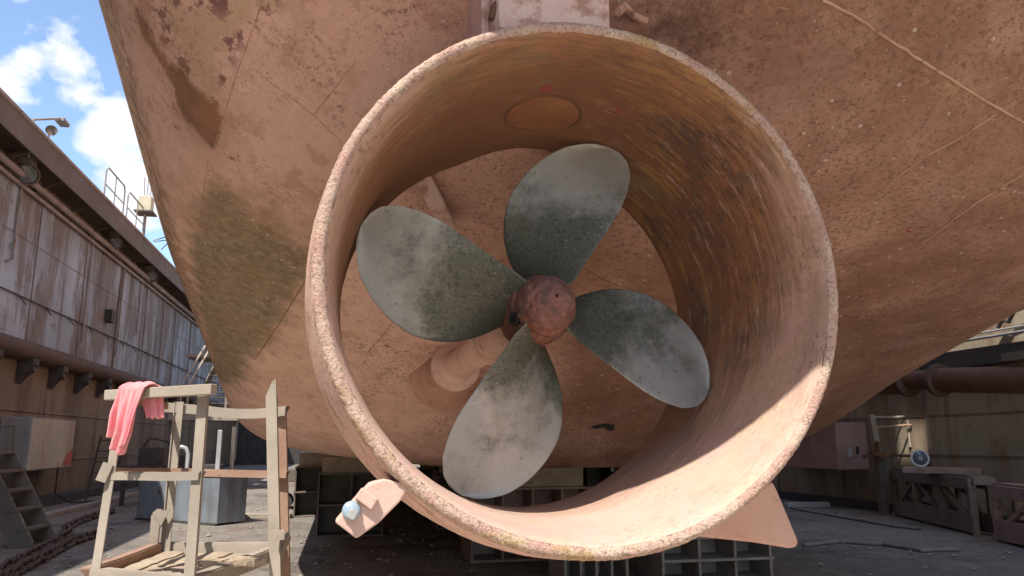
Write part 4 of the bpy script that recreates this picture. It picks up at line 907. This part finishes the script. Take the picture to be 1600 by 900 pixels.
# deck frame and planks
dA, dB, dC, dD = [down(a, b_, zd) for a, b_ in ((PA, BA), (PBt, BB), (PCt, BC), (PD, BD))]
dC = at(445, 852, 5.0); dC.z = zd
for a, b_ in ((dA, dD), (dD, dC), (dB, dC), (dA, dB)): railing(a + Vector((0, 0, .04)), b_ + Vector((0, 0, .04)), .05, .075, 'stand' if a != dA or b_ != dD else 'stand_rust', 'deck_frame')
np_ = 5
for i in range(np_):
    f0, f1 = i / np_ + .006, (i + 1) / np_ - .006
    q = [dA.lerp(dB, f0), dA.lerp(dB, f1), dD.lerp(dC, f1), dD.lerp(dC, f0)]
    # planks run from the near side to the far side
    m_ = MB(); n = 14
    top = []
    for a in range(n + 1):
        for b_ in range(7): top.append(q[0].lerp(q[3], .02 + .96 * a / n).lerp(q[1].lerp(q[2], .02 + .96 * a / n), b_ / 6) + Vector((0, 0, -.01 - .006 * (i % 2))))
    for v in top: v.z += .006 * mnoise.noise(v * 9) + .004 * mnoise.noise(v * 25)
    vs = top + [v - Vector((0, 0, .03)) for v in top]; N_ = len(top)
    fs = [(a * 7 + b_, a * 7 + b_ + 1, (a + 1) * 7 + b_ + 1, (a + 1) * 7 + b_) for a in range(n) for b_ in range(6)]; fs += [tuple(N_ + k_ for k_ in f_)[::-1] for f_ in fs]
    rim_ = [b_ for b_ in range(7)] + [a * 7 + 6 for a in range(1, n + 1)] + [n * 7 + b_ for b_ in range(5, -1, -1)] + [a * 7 for a in range(n - 1, 0, -1)]
    fs += [(rim_[k_], rim_[(k_ + 1) % len(rim_)], N_ + rim_[(k_ + 1) % len(rim_)], N_ + rim_[k_]) for k_ in range(len(rim_))]
    m_.add(vs, fs); m_.build('plank', M['wood'], t, smooth=True)
MB().bar(at(447, 836, 4.9), at(428, 880, 4.75), .05, .05).build('brace', M['stand'], t)
MB().box(at(436, 836, 4.68), (.06, .02, .05)).rough(.004, 20).build('clip_plate', M['stand'], t)
# scrap on the deck
s_ = MB(); c0 = atZ(368, 884, zd + .02)
for i in range(9):
    c1 = c0 + Vector((random.uniform(-.13, .16), random.uniform(-.03, .05), .015)); s_.box(c1, (random.uniform(.04, .12), random.uniform(.03, .06), random.uniform(.02, .05)), Matrix.Rotation(random.uniform(-1, 1), 3, 'Z'))
tag(s_.rough(.008, 20).build('timber_scrap', M['wood'], base=c0), 'broken clump of wood and dirt lying on the stand deck', 'debris')

# towel: a draped strip over the beam of the stand
u = (B0 - A0).normalized(); fr = u.cross(Vector((0, 0, 1))).normalized()
if fr.y > 0: fr = -fr
def towel(u0, u1, lf, lb, seedv, flare):
    c = A0.lerp(B0, (u0 + u1) / 2); nu, nv = 44, 60; vs = []
    for i in range(nu + 1):
        s_ = i / nu
        x = (u0 + (u1 - u0) * s_) * (B0 - A0).length
        edge = lf * (1 - .30 * abs(s_ - .62) * 2 ** .5 + .05 * mnoise.noise(Vector((s_ * 4, seedv, 0))))
        for j in range(nv + 1):
            v_ = j / nv; L = edge + .10 + lb; d = v_ * L
            fold = .020 * math.sin(s_ * 13 + seedv) + .012 * math.sin(s_ * 29 + 1.3 * seedv)
            if d < lb: pos = Vector((0, 0, -(lb - d))) - fr * (.040 + .3 * abs(fold)); k_ = (lb - d) / lb
            elif d < lb + .10: tt = (d - lb) / .10; pos = Vector((0, 0, .012 * math.sin(math.pi * tt) + .004)) + fr * (-.040 + .080 * tt); k_ = 0
            else: k_ = (d - lb - .10) / edge; pos = Vector((0, 0, -(d - lb - .10))) + fr * (.040 + .012)
            amp = min(1, k_ * 1.7 + .12)
            pos = pos + fr * fold * amp * (1 if d > lb else .3) + u * (flare * k_ * (s_ - .5) + (-.060 * k_ if d > lb else .02 + .05 * k_)) + Vector((0, 0, .006 * math.sin(s_ * 17)))
            base_ = A0 + u * (x * (1) + 0)
            w_ = base_ + pos + mnoise.noise_vector(base_ * 7 + pos * 9) * .006 * amp + Vector((0, 0, .004)); vs.append(w_)
    m_ = MB(); m_.add(vs, [(i * (nv + 1) + j, i * (nv + 1) + j + 1, (i + 1) * (nv + 1) + j + 1, (i + 1) * (nv + 1) + j) for i in range(nu) for j in range(nv)])
    return m_
tw = towel(.20, .44, .33, .15, 2.1, -.05)
o = tw.build('towel', M['towel'], base=A0.lerp(B0, .3), smooth=180)
so = o.modifiers.new('thick', 'SOLIDIFY'); so.thickness = .008; so.offset = 0
tag(o, 'crumpled pink towel hanging over the top beam of the work stand', 'towel')

# ------------------------------------------------------------------ anchor chain on the ground
def link_mesh(r_=.027, L=.21, w=.125):
    m_ = MB(); pts = []
    for i in range(24):
        a = 2 * math.pi * i / 24; cx = math.copysign((L - w) / 2, math.cos(a)) if abs(math.cos(a)) > 1e-6 else 0
        pts.append(Vector((cx + w / 2 * math.cos(a), w / 2 * math.sin(a), 0)))
    n = 8; vs = []; 
    for i, p in enumerate(pts):
        d = (pts[(i + 1) % 24] - pts[i - 1]).normalized(); nn = Vector((0, 0, 1)); s_ = d.cross(nn)
        vs += [p + (s_ * math.cos(t_) + nn * math.sin(t_)) * r_ for t_ in [2 * math.pi * q / n for q in range(n)]]
    m_.add(vs, [(i * n + q, i * n + (q + 1) % n, (i + 1) % 24 * n + (q + 1) % n, (i + 1) % 24 * n + q) for i in range(24) for q in range(n)])
    m_.box((0, 0, 0), (.03, w, .03)); return m_
CH = empty('anchor_chain', atZ(60, 862, 0), 'rusty dark stud link anchor chain snaking over ground behind the stand', 'chain')
l0 = link_mesh().build('link', M['chain'], smooth=True)
COL.objects.unlink(l0); first = True; links = 0
runs = [[(-30, 908), (0, 893), (45, 868), (85, 848), (108, 833), (103, 826), (120, 816), (150, 806), (178, 799)],
        [(-20, 918), (25, 893), (70, 870), (110, 848), (140, 838), (165, 832), (178, 824), (160, 818)],
        [(168, 810), (190, 800), (212, 796), (196, 790), (176, 797), (190, 806), (215, 792), (222, 786)]]
for ri, rn in enumerate(runs):
    P = [atZ(x, y, .05 + .05 * (ri == 2)) for x, y in rn]; dd = 0; 
    for a, b_ in zip(P, P[1:]):
        L = (b_ - a).length; d = (b_ - a).normalized()
        while dd < L and links < 99:
            c = a + d * dd; ol = l0 if first else l0.copy(); first = False; COL.objects.link(ol)
            ol.parent = CH; ol.matrix_parent_inverse = Matrix.Translation(-CH.location)
            ol.location = c + Vector((0, 0, random.uniform(0, .02))); ol.rotation_euler = (R(90 if links % 2 else 15) + random.uniform(-.3, .3), random.uniform(-.15, .15), math.atan2(d.y, d.x) + random.uniform(-.12, .12)); links += 1; dd += .148
        dd -= L

# ------------------------------------------------------------------ grit and stones on the floor
g = MB()
for i in range(1800):
    x, y = random.uniform(-5.5, 11), random.uniform(8.6, 24); r_ = random.choice((.012, .018, .025, .04)) * random.uniform(.6, 1.3)
    c = Vector((x, y, r_ * .3)); vs = []
    for a, b_, c_ in ((1, 0, 0), (-1, 0, 0), (0, 1, 0), (0, -1, 0), (0, 0, .7), (0, 0, -.5)): vs.append(c + Vector((a, b_, c_)) * r_ * random.uniform(.6, 1.3))
    g.add(vs, [(0, 2, 4), (2, 1, 4), (1, 3, 4), (3, 0, 4), (2, 0, 5), (1, 2, 5), (3, 1, 5), (0, 3, 5)])
tag(g.build('gravel', M['stone']), 'scattered stones and grit on the dock floor', 'gravel', kind='stuff')
